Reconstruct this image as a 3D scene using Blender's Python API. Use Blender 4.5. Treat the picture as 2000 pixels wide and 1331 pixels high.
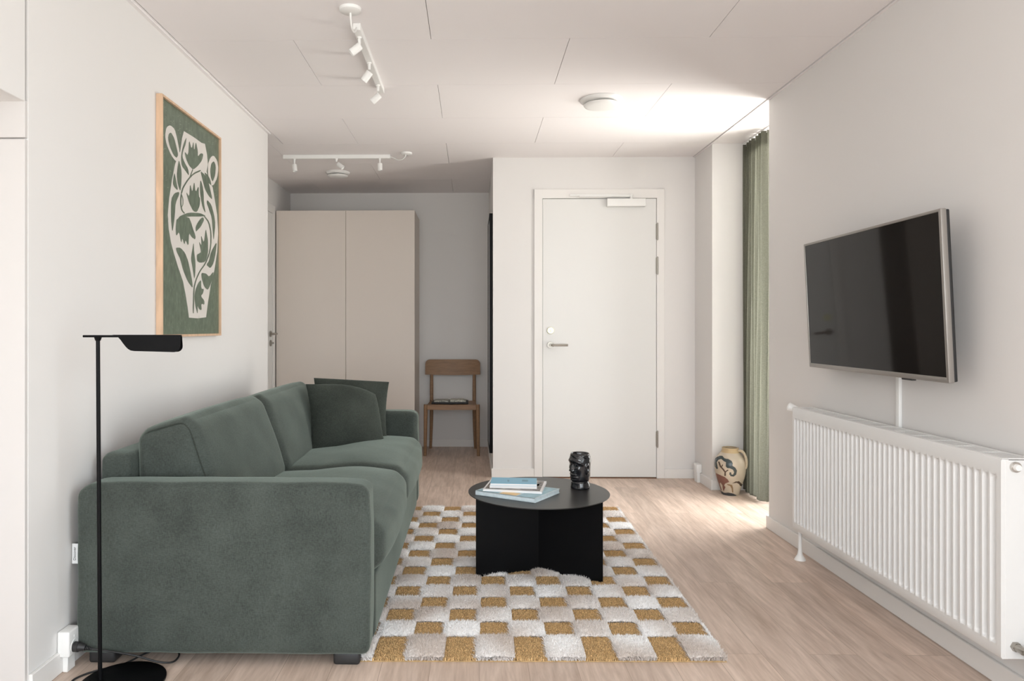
import bpy, bmesh, math, random
import numpy as np
from mathutils import Vector, Matrix
from mathutils.geometry import tessellate_polygon

for o in list(bpy.data.objects):
    bpy.data.objects.remove(o, do_unlink=True)
S = bpy.context.scene
COL = S.collection
random.seed(4)
rng = np.random.default_rng(7)

# ------------------------------------------------------------------ camera
cd = bpy.data.cameras.new('camera')
cam = bpy.data.objects.new('camera', cd)
COL.objects.link(cam)
cam.location = (0, 0, 1.134)
cam.rotation_euler = (math.pi / 2, 0, 0.0178)
cd.sensor_width = 36
cd.lens = 1394 / 2000 * 36
cd.shift_x = (1000 - 898.7) / 2000
cd.shift_y = -(665.5 - 641.4) / 2000
cd.clip_start = 0.05
S.camera = cam

# ------------------------------------------------------------------ world, daylight, exposure
S.view_settings.view_transform = 'Standard'
S.view_settings.look = 'None'
S.view_settings.gamma = 1
S.view_settings.use_curve_mapping = False
S.view_settings.exposure = 0.0
W = bpy.data.worlds.new('daylight')
S.world = W
W.use_nodes = True
wn = W.node_tree
wn.nodes.clear()
wo = wn.nodes.new('ShaderNodeOutputWorld')
wb = wn.nodes.new('ShaderNodeBackground')
wr = wn.nodes.new('ShaderNodeValToRGB')
wt = wn.nodes.new('ShaderNodeTexCoord')
ws = wn.nodes.new('ShaderNodeSeparateXYZ')
wm = wn.nodes.new('ShaderNodeMapRange')
wm.inputs['From Min'].default_value = -1
wm.inputs['From Max'].default_value = 1
wn.links.new(wt.outputs['Generated'], ws.inputs[0])
wn.links.new(ws.outputs['Z'], wm.inputs['Value'])
wn.links.new(wm.outputs[0], wr.inputs[0])
wr.color_ramp.elements[0].position = 0.46
wr.color_ramp.elements[0].color = (0.62, 0.57, 0.50, 1)
wr.color_ramp.elements[1].position = 0.54
wr.color_ramp.elements[1].color = (0.72, 0.84, 1.0, 1)
wn.links.new(wr.outputs[0], wb.inputs[0])
wb.inputs[1].default_value = 3.0
wn.links.new(wb.outputs[0], wo.inputs[0])


def area(name, loc, direction, sx, sy, power, color, spread=180):
    l = bpy.data.lights.new(name, 'AREA')
    l.shape = 'RECTANGLE'
    l.size = sx
    l.size_y = sy
    l.energy = power
    l.color = color
    l.spread = math.radians(spread)
    o = bpy.data.objects.new(name, l)
    COL.objects.link(o)
    o.location = loc
    o.rotation_euler = Vector(direction).to_track_quat('-Z', 'Y').to_euler()
    return o


# daylight entering the window behind the camera and the tall window in the right-hand recess
area('rear_window_daylight', (-0.1, -1.72, 1.35), (0, 1, 0.14), 2.9, 2.0, 98, (0.97, 0.97, 0.99))
area('side_window_daylight', (1.80, 0.35, 1.25), (-1, 0.0, 0), 1.8, 2.0, 42, (0.89, 0.95, 1.0))
area('recess_window_daylight', (2.45, 4.42, 1.25), (-1, 0, 0), 0.8, 2.3, 78, (1.0, 0.955, 0.935))
area('terrace_bounce_daylight', (2.75, 4.42, 0.10), (-0.60, -0.12, 0.80), 0.6, 0.6, 13, (1.0, 0.92, 0.86), 95)

R, L, D, B, HL, ZC = 1.678, -1.363, 5.423, 6.829, -1.753, 2.43
REAR = -1.6

# ------------------------------------------------------------------ material helpers


def lin(c):
    return tuple(((v / 255) / 12.92 if v / 255 <= .04045 else (((v / 255) + .055) / 1.055) ** 2.4) for v in c) + (1,)


def mat(name, rgb, rough=0.5, metal=0.0, spec=0.5, var=0.0, vscale=20, bump=0.0, bscale=200, coat=0.0, trans=0.0, stretch=(1, 1, 1), sheen=0.0, alb=None):
    m = bpy.data.materials.new(name)
    m.use_nodes = True
    n = m.node_tree
    b = n.nodes['Principled BSDF']
    c = alb + (1,) if alb else lin(rgb)
    b.inputs['Base Color'].default_value = c
    b.inputs['Roughness'].default_value = rough
    b.inputs['Metallic'].default_value = metal
    b.inputs['Specular IOR Level'].default_value = spec
    b.inputs['Coat Weight'].default_value = coat
    b.inputs['Sheen Weight'].default_value = sheen
    tc = n.nodes.new('ShaderNodeTexCoord')
    mp = n.nodes.new('ShaderNodeMapping')
    mp.inputs['Scale'].default_value = stretch
    n.links.new(tc.outputs['Object'], mp.inputs[0])
    if var > 0:
        t = n.nodes.new('ShaderNodeTexNoise')
        t.inputs['Scale'].default_value = vscale
        t.inputs['Detail'].default_value = 5
        n.links.new(mp.outputs[0], t.inputs['Vector'])
        r = n.nodes.new('ShaderNodeValToRGB')
        r.color_ramp.elements[0].position = 0.32
        r.color_ramp.elements[1].position = 0.68
        r.color_ramp.elements[0].color = tuple(v * (1 - var) for v in c[:3]) + (1,)
        r.color_ramp.elements[1].color = tuple(min(1, v * (1 + var)) for v in c[:3]) + (1,)
        n.links.new(t.outputs[0], r.inputs[0])
        n.links.new(r.outputs[0], b.inputs['Base Color'])
    if bump > 0:
        t2 = n.nodes.new('ShaderNodeTexNoise')
        t2.inputs['Scale'].default_value = bscale
        t2.inputs['Detail'].default_value = 3
        n.links.new(mp.outputs[0], t2.inputs['Vector'])
        bp = n.nodes.new('ShaderNodeBump')
        bp.inputs['Strength'].default_value = bump
        bp.inputs['Distance'].default_value = 0.002
        n.links.new(t2.outputs[0], bp.inputs['Height'])
        n.links.new(bp.outputs[0], b.inputs['Normal'])
    return m


M = {}
M['wall'] = mat('wall_paint', 0, 0.85, spec=0.2, alb=(0.765, 0.742, 0.724), bump=0.05, bscale=300)
M['ceil'] = mat('ceiling_panel', 0, 0.8, spec=0.2, alb=(0.88, 0.84, 0.835))
M['trim'] = mat('white_lacquer', 0, 0.45, spec=0.4, alb=(0.80, 0.775, 0.75))
M['door'] = mat('door_white', 0, 0.38, spec=0.4, alb=(0.75, 0.74, 0.722))
M['ward'] = mat('wardrobe_foil', 0, 0.5, spec=0.4, alb=(0.75, 0.675, 0.61))
M['white'] = mat('white_plastic', 0, 0.35, alb=(0.84, 0.83, 0.81))
M['enamel'] = mat('white_enamel', 0, 0.28, alb=(0.77, 0.765, 0.755))
M['steel'] = mat('brushed_steel', (165, 160, 152), 0.32, 1.0, bump=0.1, bscale=300)
M['silver'] = mat('silver_bezel', (156, 151, 146), 0.40, 0.55)
M['chrome'] = mat('chrome', (210, 205, 200), 0.12, 1.0)
M['black'] = mat('black_powdercoat', 0, 0.42, alb=(0.0035, 0.0035, 0.004), spec=0.12)
M['tabletop'] = mat('black_tabletop', 0, 0.36, alb=(0.020, 0.019, 0.018), spec=0.55, bump=0.04, bscale=900)
M['blackgloss'] = mat('black_glaze', 0, 0.16, alb=(0.008, 0.008, 0.010), coat=0.5)
M['blackplastic'] = mat('black_plastic', 0, 0.5, alb=(0.018, 0.018, 0.019))
M['screen'] = mat('tv_screen', 0, 0.05, alb=(0.006, 0.0052, 0.005), spec=0.20)
M['dark'] = mat('dark_gap', 0, 0.9, alb=(0.03, 0.028, 0.026))
M['mirror'] = mat('mirror_glass', (225, 225, 222), 0.03, 1.0)
M['oak'] = mat('oak_frame', (212, 178, 148), 0.5, var=0.12, vscale=14, stretch=(3, 3, 0.5))
M['chair'] = mat('oiled_oak', 0, 0.45, alb=(0.275, 0.155, 0.080), var=0.14, vscale=18, stretch=(0.5, 3, 3))
M['paper'] = mat('paper', 0, 0.7, alb=(0.80, 0.79, 0.79), var=0.06, vscale=40, stretch=(.2, .2, 40))
M['blue'] = mat('book_blue', (120, 178, 205), 0.4)
M['paleblue'] = mat('book_pale_blue', (142, 176, 188), 0.4, var=0.25, vscale=22)
M['palecover'] = mat('book_pale_edge', (206, 218, 222), 0.45, var=0.08, vscale=60)
M['orange'] = mat('print_orange', (225, 190, 130), 0.4)
M['ink'] = mat('print_ink', (60, 90, 110), 0.5)
M['tagink'] = mat('tag_ink', (60, 60, 62), 0.6)
M['news'] = mat('newsprint', (180, 178, 168), 0.7, var=0.7, vscale=70)
M['magbw'] = mat('magazine_photo', (118, 110, 104), 0.35, var=0.95, vscale=42)
M['tag'] = mat('tag_cloth', (225, 226, 226), 0.7)
M['printgreen'] = mat('print_green', 0, 0.35, alb=(0.118, 0.152, 0.108), var=0.22, vscale=26, stretch=(1, 2.5, 1))
M['printwhite'] = mat('print_white', 0, 0.35, alb=(0.70, 0.66, 0.615))
M['printlight'] = mat('print_light_green', 0, 0.35, alb=(0.26, 0.32, 0.23))


def fabric(name, alb, var=0.22, bump=0.35, sheen=0.35):
    m = bpy.data.materials.new(name)
    m.use_nodes = True
    n = m.node_tree
    b = n.nodes['Principled BSDF']
    b.inputs['Roughness'].default_value = 0.9
    b.inputs['Specular IOR Level'].default_value = 0.15
    b.inputs['Sheen Weight'].default_value = sheen
    b.inputs['Sheen Roughness'].default_value = 0.45
    b.inputs['Sheen Tint'].default_value = (0.75, 0.88, 0.78, 1)
    tc = n.nodes.new('ShaderNodeTexCoord')

    def noise(scale, det, st=(1, 1, 1)):
        mp = n.nodes.new('ShaderNodeMapping')
        mp.inputs['Scale'].default_value = st
        n.links.new(tc.outputs['Object'], mp.inputs[0])
        t = n.nodes.new('ShaderNodeTexNoise')
        t.inputs['Scale'].default_value = scale
        t.inputs['Detail'].default_value = det
        n.links.new(mp.outputs[0], t.inputs['Vector'])
        return t
    a = noise(7, 5)
    h = noise(400, 3, (1, 1, 0.25))
    v = noise(400, 3, (0.25, 0.25, 1))
    ad = n.nodes.new('ShaderNodeMath')
    ad.operation = 'ADD'
    n.links.new(h.outputs[0], ad.inputs[0])
    n.links.new(v.outputs[0], ad.inputs[1])
    mx = n.nodes.new('ShaderNodeMath')
    mx.operation = 'MULTIPLY_ADD'
    n.links.new(ad.outputs[0], mx.inputs[0])
    mx.inputs[1].default_value = 0.95
    n.links.new(a.outputs[0], mx.inputs[2])
    r = n.nodes.new('ShaderNodeValToRGB')
    mr = n.nodes.new('ShaderNodeMapRange')
    mr.inputs['From Min'].default_value = 1.08
    mr.inputs['From Max'].default_value = 1.82
    n.links.new(mx.outputs[0], mr.inputs['Value'])
    r.color_ramp.elements[0].position = 0.0
    r.color_ramp.elements[0].color = tuple(x * (1 - var * 1.6) for x in alb) + (1,)
    r.color_ramp.elements[1].color = tuple(x * (1 + var * 1.6) for x in alb) + (1,)
    n.links.new(mr.outputs[0], r.inputs[0])
    n.links.new(r.outputs[0], b.inputs['Base Color'])
    bp = n.nodes.new('ShaderNodeBump')
    bp.inputs['Strength'].default_value = bump
    bp.inputs['Distance'].default_value = 0.0015
    n.links.new(ad.outputs[0], bp.inputs['Height'])
    n.links.new(bp.outputs[0], b.inputs['Normal'])
    return m


M['sofa'] = fabric('green_chenille', (0.056, 0.0655, 0.0575))
M['pillow'] = fabric('dark_green_chenille', (0.038, 0.044, 0.037), sheen=0.12)


def curtain_mat():
    m = bpy.data.materials.new('sheer_green_linen')
    m.use_nodes = True
    n = m.node_tree
    n.nodes.clear()
    out = n.nodes.new('ShaderNodeOutputMaterial')
    d = n.nodes.new('ShaderNodeBsdfDiffuse')
    t = n.nodes.new('ShaderNodeBsdfTranslucent')
    tr = n.nodes.new('ShaderNodeBsdfTransparent')
    tr.inputs[0].default_value = (0.80, 0.81, 0.74, 1)
    tc = n.nodes.new('ShaderNodeTexCoord')
    ns = n.nodes.new('ShaderNodeTexNoise')
    ns.inputs['Scale'].default_value = 120
    n.links.new(tc.outputs['Object'], ns.inputs['Vector'])
    r = n.nodes.new('ShaderNodeValToRGB')
    r.color_ramp.elements[0].color = (0.150, 0.149, 0.116, 1)
    r.color_ramp.elements[1].color = (0.252, 0.250, 0.204, 1)
    n.links.new(ns.outputs[0], r.inputs[0])
    n.links.new(r.outputs[0], d.inputs[0])
    n.links.new(r.outputs[0], t.inputs[0])
    a = n.nodes.new('ShaderNodeMixShader')
    a.inputs[0].default_value = 0.52
    n.links.new(d.outputs[0], a.inputs[1])
    n.links.new(t.outputs[0], a.inputs[2])
    b = n.nodes.new('ShaderNodeMixShader')
    b.inputs[0].default_value = 0.10
    n.links.new(a.outputs[0], b.inputs[1])
    n.links.new(tr.outputs[0], b.inputs[2])
    n.links.new(b.outputs[0], out.inputs[0])
    return m


M['curtain'] = curtain_mat()


def glass_mat():
    m = bpy.data.materials.new('window_glass')
    m.use_nodes = True
    n = m.node_tree
    n.nodes.clear()
    out = n.nodes.new('ShaderNodeOutputMaterial')
    g = n.nodes.new('ShaderNodeBsdfGlossy')
    g.inputs['Roughness'].default_value = 0.0
    tr = n.nodes.new('ShaderNodeBsdfTransparent')
    tr.inputs[0].default_value = (0.95, 0.97, 0.96, 1)
    lw = n.nodes.new('ShaderNodeLayerWeight')
    pw = n.nodes.new('ShaderNodeMath')
    pw.operation = 'POWER'
    pw.inputs[1].default_value = 4.0
    n.links.new(lw.outputs['Facing'], pw.inputs[0])
    fr = n.nodes.new('ShaderNodeMapRange')
    fr.inputs['To Min'].default_value = 0.04
    fr.inputs['To Max'].default_value = 0.8
    n.links.new(pw.outputs[0], fr.inputs['Value'])
    mx = n.nodes.new('ShaderNodeMixShader')
    n.links.new(fr.outputs[0], mx.inputs[0])
    n.links.new(tr.outputs[0], mx.inputs[1])
    n.links.new(g.outputs[0], mx.inputs[2])
    n.links.new(mx.outputs[0], out.inputs[0])
    return m


M['glass'] = glass_mat()


def floor_mat():
    m = bpy.data.materials.new('white_oiled_oak_planks')
    m.use_nodes = True
    n = m.node_tree
    b = n.nodes['Principled BSDF']
    b.inputs['Roughness'].default_value = 0.42
    b.inputs['Specular IOR Level'].default_value = 0.4
    tc = n.nodes.new('ShaderNodeTexCoord')
    mp = n.nodes.new('ShaderNodeMapping')          # planks run along Y: brick rows across X
    mp.inputs['Rotation'].default_value = (0, 0, math.radians(90))
    mp.inputs['Location'].default_value = (0.6, -0.021, 0)
    n.links.new(tc.outputs['Object'], mp.inputs[0])
    br = n.nodes.new('ShaderNodeTexBrick')
    br.offset = 0.37
    br.offset_frequency = 2
    br.inputs['Scale'].default_value = 1
    br.inputs['Brick Width'].default_value = 1.9
    br.inputs['Row Height'].default_value = 0.164
    br.inputs['Mortar Size'].default_value = 0.0010
    br.inputs['Mortar Smooth'].default_value = 0.3
    br.inputs['Color1'].default_value = (0.0, 0.0, 0.0, 1)
    br.inputs['Color2'].default_value = (1, 1, 1, 1)
    br.inputs['Mortar'].default_value = (0.5, 0.5, 0.5, 1)
    n.links.new(mp.outputs[0], br.inputs['Vector'])
    # grain, offset per plank
    sep = n.nodes.new('ShaderNodeSeparateColor')
    n.links.new(br.outputs['Color'], sep.inputs[0])
    off = n.nodes.new('ShaderNodeVectorMath')
    off.operation = 'MULTIPLY_ADD'
    cmb = n.nodes.new('ShaderNodeCombineXYZ')
    for i in range(3):
        n.links.new(sep.outputs[0], cmb.inputs[i])
    n.links.new(cmb.outputs[0], off.inputs[0])
    off.inputs[1].default_value = (7, 11, 5)
    mg = n.nodes.new('ShaderNodeMapping')
    mg.inputs['Scale'].default_value = (9, 0.9, 1)
    n.links.new(tc.outputs['Object'], mg.inputs[0])
    n.links.new(mg.outputs[0], off.inputs[2])
    g = n.nodes.new('ShaderNodeTexNoise')
    g.inputs['Scale'].default_value = 2.2
    g.inputs['Detail'].default_value = 8
    g.inputs['Roughness'].default_value = 0.62
    g.inputs['Distortion'].default_value = 0.9
    n.links.new(off.outputs[0], g.inputs['Vector'])
    r = n.nodes.new('ShaderNodeValToRGB')
    r.color_ramp.elements[0].position = 0.30
    r.color_ramp.elements[0].color = (0.40, 0.292, 0.224, 1)
    r.color_ramp.elements[1].position = 0.66
    r.color_ramp.elements[1].color = (0.72, 0.575, 0.485, 1)
    fg = n.nodes.new('ShaderNodeTexNoise')
    fg.inputs['Scale'].default_value = 9
    fg.inputs['Detail'].default_value = 6
    fm = n.nodes.new('ShaderNodeMapping')
    fm.inputs['Scale'].default_value = (9, 0.7, 1)
    n.links.new(tc.outputs['Object'], fm.inputs[0])
    n.links.new(fm.outputs[0], fg.inputs['Vector'])
    fa = n.nodes.new('ShaderNodeMix')
    fa.inputs[0].default_value = 0.35
    n.links.new(g.outputs[0], fa.inputs[2])
    n.links.new(fg.outputs[0], fa.inputs[3])
    n.links.new(fa.outputs[0], r.inputs[0])
    # plank tone
    hv = n.nodes.new('ShaderNodeHueSaturation')
    tone = n.nodes.new('ShaderNodeMapRange')
    tone.inputs['To Min'].default_value = 0.88
    tone.inputs['To Max'].default_value = 1.10
    n.links.new(sep.outputs[0], tone.inputs['Value'])
    n.links.new(tone.outputs[0], hv.inputs['Value'])
    n.links.new(r.outputs[0], hv.inputs['Color'])
    # knots
    vo = n.nodes.new('ShaderNodeTexVoronoi')
    vo.inputs['Scale'].default_value = 1.6
    mk = n.nodes.new('ShaderNodeMapping')
    mk.inputs['Scale'].default_value = (1.9, 0.75, 1)
    n.links.new(tc.outputs['Object'], mk.inputs[0])
    n.links.new(mk.outputs[0], vo.inputs['Vector'])
    kr = n.nodes.new('ShaderNodeValToRGB')
    kr.color_ramp.elements[0].position = 0.018
    kr.color_ramp.elements[0].color = (0.38, 0.38, 0.38, 1)
    kr.color_ramp.elements[1].position = 0.085
    kr.color_ramp.elements[1].color = (1, 1, 1, 1)
    n.links.new(vo.outputs['Distance'], kr.inputs[0])
    mk2 = n.nodes.new('ShaderNodeMix')
    mk2.data_type = 'RGBA'
    mk2.blend_type = 'MULTIPLY'
    mk2.inputs[0].default_value = 1
    n.links.new(hv.outputs[0], mk2.inputs[6])
    n.links.new(kr.outputs[0], mk2.inputs[7])
    # seams
    ms = n.nodes.new('ShaderNodeMix')
    ms.data_type = 'RGBA'
    n.links.new(br.outputs['Fac'], ms.inputs[0])
    n.links.new(mk2.outputs[2], ms.inputs[6])
    ms.inputs[7].default_value = (0.36, 0.27, 0.205, 1)
    n.links.new(ms.outputs[2], b.inputs['Base Color'])
    bp = n.nodes.new('ShaderNodeBump')
    bp.inputs['Strength'].default_value = 0.12
    bp.inputs['Distance'].default_value = 0.002
    n.links.new(g.outputs[0], bp.inputs['Height'])
    n.links.new(bp.outputs[0], b.inputs['Normal'])
    return m


M['floor'] = floor_mat()


def vcol_mat(name, rough, spec=0.5, attr='Col', coat=0.0, translucent=False):
    m = bpy.data.materials.new(name)
    m.use_nodes = True
    n = m.node_tree
    b = n.nodes['Principled BSDF']
    b.inputs['Roughness'].default_value = rough
    b.inputs['Specular IOR Level'].default_value = spec
    b.inputs['Coat Weight'].default_value = coat
    a = n.nodes.new('ShaderNodeAttribute')
    a.attribute_name = attr
    n.links.new(a.outputs['Color'], b.inputs['Base Color'])
    return m


M['rug'] = vcol_mat('rug_yarn', 0.8, 0.25)
M['vase'] = vcol_mat('painted_stoneware', 0.25, 0.5)

# ------------------------------------------------------------------ object helpers


def thing(name, label=None, cat=None, loc=(0, 0, 0), rot=(0, 0, 0), group=None, kind=None):
    o = bpy.data.objects.new(name, None)
    o.empty_display_size = 0.1
    COL.objects.link(o)
    o.location = loc
    o.rotation_euler = rot
    tag(o, label, cat, group, kind)
    return o


def tag(o, label=None, cat=None, group=None, kind=None):
    if label:
        o['label'] = label
    if cat:
        o['category'] = cat
    if group:
        o['group'] = group
    if kind:
        o['kind'] = kind
    return o


def root_of(p):
    while p.parent:
        p = p.parent
    return p


def link(name, me, mats, parent=None, world=True, smooth=False, label=None, loc=None):
    """world=True: vertices are in world coordinates; they are moved into the root thing's frame."""
    if not isinstance(mats, (list, tuple)):
        mats = [mats]
    for m in mats:
        me.materials.append(m)
    o = bpy.data.objects.new(name, me)
    COL.objects.link(o)
    if parent is not None:
        if world:
            rt = root_of(parent)
            mw = Matrix.LocRotScale(rt.location, rt.rotation_euler, rt.scale)
            me.transform(mw.inverted())
        o.parent = parent
    elif loc is not None:
        me.transform(Matrix.Translation(-Vector(loc)))
        o.location = loc
    if smooth:
        me.polygons.foreach_set('use_smooth', [True] * len(me.polygons))
        if smooth != 'all':
            try:
                me.set_sharp_from_angle(angle=math.radians(smooth if smooth is not True else 40))
            except Exception:
                pass
    if label:
        o['label'] = label
    return o


def obj(name, bm, mats, parent=None, world=True, smooth=False, label=None, loc=None):
    bmesh.ops.recalc_face_normals(bm, faces=bm.faces)
    me = bpy.data.meshes.new(name)
    bm.to_mesh(me)
    bm.free()
    return link(name, me, mats, parent, world, smooth, label, loc)


def new():
    return bmesh.new()


def box(bm, x0, x1, y0, y1, z0, z1, bev=0.0, seg=2, mi=0):
    vs = [bm.verts.new((x, y, z)) for x in (x0, x1) for y in (y0, y1) for z in (z0, z1)]
    idx = [(0, 1, 3, 2), (4, 6, 7, 5), (0, 4, 5, 1), (2, 3, 7, 6), (0, 2, 6, 4), (1, 5, 7, 3)]
    fs = [bm.faces.new([vs[i] for i in f]) for f in idx]
    for f in fs:
        f.material_index = mi
    if bev > 0:
        es = list({e for f in fs for e in f.edges})
        r = bmesh.ops.bevel(bm, geom=es, offset=bev, segments=seg, profile=0.5, affect='EDGES', clamp_overlap=True)
        for f in r['faces']:
            f.material_index = mi
    return vs


def frame_axes(d):
    d = Vector(d).normalized()
    a = Vector((0, 0, 1)) if abs(d.z) < 0.9 else Vector((1, 0, 0))
    u = d.cross(a).normalized()
    v = d.cross(u).normalized()
    return u, v


def cyl(bm, p0, p1, r0, r1=None, seg=24, caps=True, mi=0):
    if r1 is None:
        r1 = r0
    p0, p1 = Vector(p0), Vector(p1)
    u, v = frame_axes(p1 - p0)
    A = [bm.verts.new(p0 + r0 * (math.cos(t) * u + math.sin(t) * v)) for t in [2 * math.pi * i / seg for i in range(seg)]]
    Bv = [bm.verts.new(p1 + r1 * (math.cos(t) * u + math.sin(t) * v)) for t in [2 * math.pi * i / seg for i in range(seg)]]
    for i in range(seg):
        f = bm.faces.new((A[i], A[(i + 1) % seg], Bv[(i + 1) % seg], Bv[i]))
        f.material_index = mi
    if caps:
        bm.faces.new(A).material_index = mi
        bm.faces.new(Bv).material_index = mi


def tube(bm, pts, r, seg=10, closed=False):
    pts = [Vector(p) for p in pts]
    rings = []
    n = len(pts)
    pu = None
    for i, p in enumerate(pts):
        d = (pts[min(i + 1, n - 1)] - pts[max(i - 1, 0)]).normalized()
        if pu is None:
            u, v = frame_axes(d)
        else:
            u = (pu - d * pu.dot(d)).normalized()
            v = d.cross(u).normalized()
        pu = u
        rr = r[i] if isinstance(r, (list, tuple)) else r
        rings.append([bm.verts.new(p + rr * (math.cos(t) * u + math.sin(t) * v)) for t in [2 * math.pi * k / seg for k in range(seg)]])
    for a, b in zip(rings, rings[1:]):
        for k in range(seg):
            bm.faces.new((a[k], a[(k + 1) % seg], b[(k + 1) % seg], b[k]))
    bm.faces.new(rings[0])
    bm.faces.new(rings[-1])


def smoothpts(pts, n=8):
    """Catmull-Rom through pts"""
    P = [Vector(p) for p in pts]
    P = [2 * P[0] - P[1]] + P + [2 * P[-1] - P[-2]]
    out = []
    for i in range(1, len(P) - 2):
        for k in range(n):
            t = k / n
            a, b, c, d = P[i - 1], P[i], P[i + 1], P[i + 2]
            out.append(0.5 * ((2 * b) + (c - a) * t + (2 * a - 5 * b + 4 * c - d) * t * t + (3 * b - 3 * c + d - a) * t ** 3))
    out.append(P[-2])
    return out


def lathe(bm, prof, c=(0, 0, 0), seg=48, axis='z', mi=0):
    c = Vector(c)
    rings = []
    for r, z in prof:
        if r < 1e-6:
            rings.append([bm.verts.new(c + Vector((0, 0, z)))])
        else:
            rings.append([bm.verts.new(c + Vector((r * math.cos(2 * math.pi * k / seg), r * math.sin(2 * math.pi * k / seg), z))) for k in range(seg)])
    for a, b in zip(rings, rings[1:]):
        for k in range(seg):
            k2 = (k + 1) % seg
            if len(a) == 1 and len(b) == 1:
                continue
            if len(a) == 1:
                f = bm.faces.new((a[0], b[k], b[k2]))
            elif len(b) == 1:
                f = bm.faces.new((a[k], a[k2], b[0]))
            else:
                f = bm.faces.new((a[k], a[k2], b[k2], b[k]))
            f.material_index = mi


def prism(bm, poly, fn, d0, d1, mi=0):
    """poly of 2D points, fn(u, v, d) -> 3D; extrude from d0 to d1"""
    a = [bm.verts.new(fn(u, v, d0)) for u, v in poly]
    b = [bm.verts.new(fn(u, v, d1)) for u, v in poly]
    n = len(poly)
    fs = [bm.faces.new(a), bm.faces.new(b)]
    for i in range(n):
        fs.append(bm.faces.new((a[i], a[(i + 1) % n], b[(i + 1) % n], b[i])))
    for f in fs:
        f.material_index = mi
    return fs


def struct(name, bm, m, smooth=False, parent=None):
    o = obj(name, bm, m, parent, True, smooth)
    if parent is None:
        o['kind'] = 'structure'
    return o


def grid_mesh(name, V, F, cols=None, smooth=True):
    """fast mesh from numpy arrays: V (n,3), F (m,4)"""
    me = bpy.data.meshes.new(name)
    me.vertices.add(len(V))
    me.vertices.foreach_set('co', np.ascontiguousarray(V, dtype=np.float32).ravel())
    k = F.shape[1]
    me.loops.add(F.size)
    me.loops.foreach_set('vertex_index', np.ascontiguousarray(F, dtype=np.int32).ravel())
    me.polygons.add(len(F))
    me.polygons.foreach_set('loop_start', np.arange(0, F.size, k, dtype=np.int32))
    me.polygons.foreach_set('loop_total', np.full(len(F), k, dtype=np.int32))
    me.update(calc_edges=True)
    if cols is not None:
        ca = me.color_attributes.new('Col', 'FLOAT_COLOR', 'POINT')
        c4 = np.ones((len(V), 4), dtype=np.float32)
        c4[:, :3] = cols
        ca.data.foreach_set('color', c4.ravel())
    if smooth:
        me.polygons.foreach_set('use_smooth', [True] * len(F))
    me.validate()
    return me


def gridfaces(nu, nv, wrap_u=False):
    F = []
    for i in range(nu if wrap_u else nu - 1):
        for j in range(nv - 1):
            a = i * nv + j
            b = ((i + 1) % nu) * nv + j
            F.append((a, b, b + 1, a + 1))
    return np.array(F)


def inpoly(px, py, poly):
    """vectorised point in polygon"""
    ins = np.zeros(px.shape, bool)
    n = len(poly)
    j = n - 1
    for i in range(n):
        xi, yi = poly[i]
        xj, yj = poly[j]
        c = ((yi > py) != (yj > py)) & (px < (xj - xi) * (py - yi) / (yj - yi + 1e-12) + xi)
        ins ^= c
        j = i
    return ins


def thick(pts, w):
    Lp, Rp = [], []
    for i, (x, y) in enumerate(pts):
        a = pts[max(i - 1, 0)]
        b = pts[min(i + 1, len(pts) - 1)]
        dx, dy = b[0] - a[0], b[1] - a[1]
        n = math.hypot(dx, dy)
        Lp.append((x - dy / n * w / 2, y + dx / n * w / 2))
        Rp.append((x + dy / n * w / 2, y - dx / n * w / 2))
    return Lp + Rp[::-1]

# ------------------------------------------------------------------ the room shell
bm = new(); box(bm, -3.2, 3.2, REAR - 0.2, B + 0.15, -0.1, 0.0); struct('floor', bm, M['floor'])

# ceiling: real panels 1240 x 600 mm in running bond with 2.5 mm open joints and a perimeter reveal
bm = new()
box(bm, -3.2, 3.2, REAR - 0.2, B + 0.15, ZC + 0.022, ZC + 0.12)
y0c = 3.197 - 0.6 * 9
k = 0
while y0c < B:
    xo = (-0.807 if k % 2 else -0.187) - 1.24 * 3
    ya, yb = max(y0c, REAR - 0.15), min(y0c + 0.6, B + 0.02)
    if yb > ya:
        x = xo
        while x < 2.3:
            xa, xb = max(x, -1.95), min(x + 1.24, 2.3)
            # stop panels at the perimeter reveal lines
            segs = [(xa, xb)]
            for cut in (-1.337, 1.662):
                ns = []
                for s0, s1 in segs:
                    if s0 < cut < s1 and (yb <= 5.0 or cut > 0):
                        ns += [(s0, cut - 0.0), (cut + 0.003, s1)]
                    else:
                        ns.append((s0, s1))
                segs = ns
            for s0, s1 in segs:
                if s1 - s0 > 0.004:
                    box(bm, s0 + 0.0011, s1 - 0.0011, ya + 0.0008, yb - 0.0008, ZC, ZC + 0.02)
            x += 1.24
    y0c += 0.6
    k += 1
struct('ceiling', bm, M['ceil'])

bm = new(); box(bm, L - 0.55, L, 2.165, 4.721, 0, ZC + 0.02); struct('wall_left', bm, M['wall'])
bm = new(); box(bm, -2.05, HL, 4.721, B + 0.1, 0, ZC + 0.02); struct('wall_left_hall', bm, M['wall'])
bm = new(); box(bm, -2.15, -1.98, REAR - 0.1, 2.165, 0, ZC + 0.02); struct('wall_left_rear', bm, M['wall'])
bm = new()
box(bm, R, 2.10, 1.30, 4.075, 0, ZC + 0.02)
box(bm, R, 1.84, REAR - 0.1, -0.60, 0, ZC + 0.02)
box(bm, R, 1.84, -0.60, 1.30, 0, 0.20)
box(bm, R, 1.84, -0.60, 1.30, 2.30, ZC + 0.02)
box(bm, R, 2.10, 5.035, D + 0.1, 0, ZC + 0.02)
box(bm, 2.03, 2.10, 4.93, 5.04, 0, ZC + 0.02)
struct('wall_right', bm, M['wall'])
bm = new(); box(bm, 0.153, 2.10, D, D + 0.12, 0, ZC + 0.02); struct('wall_front', bm, M['wall'])
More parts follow.
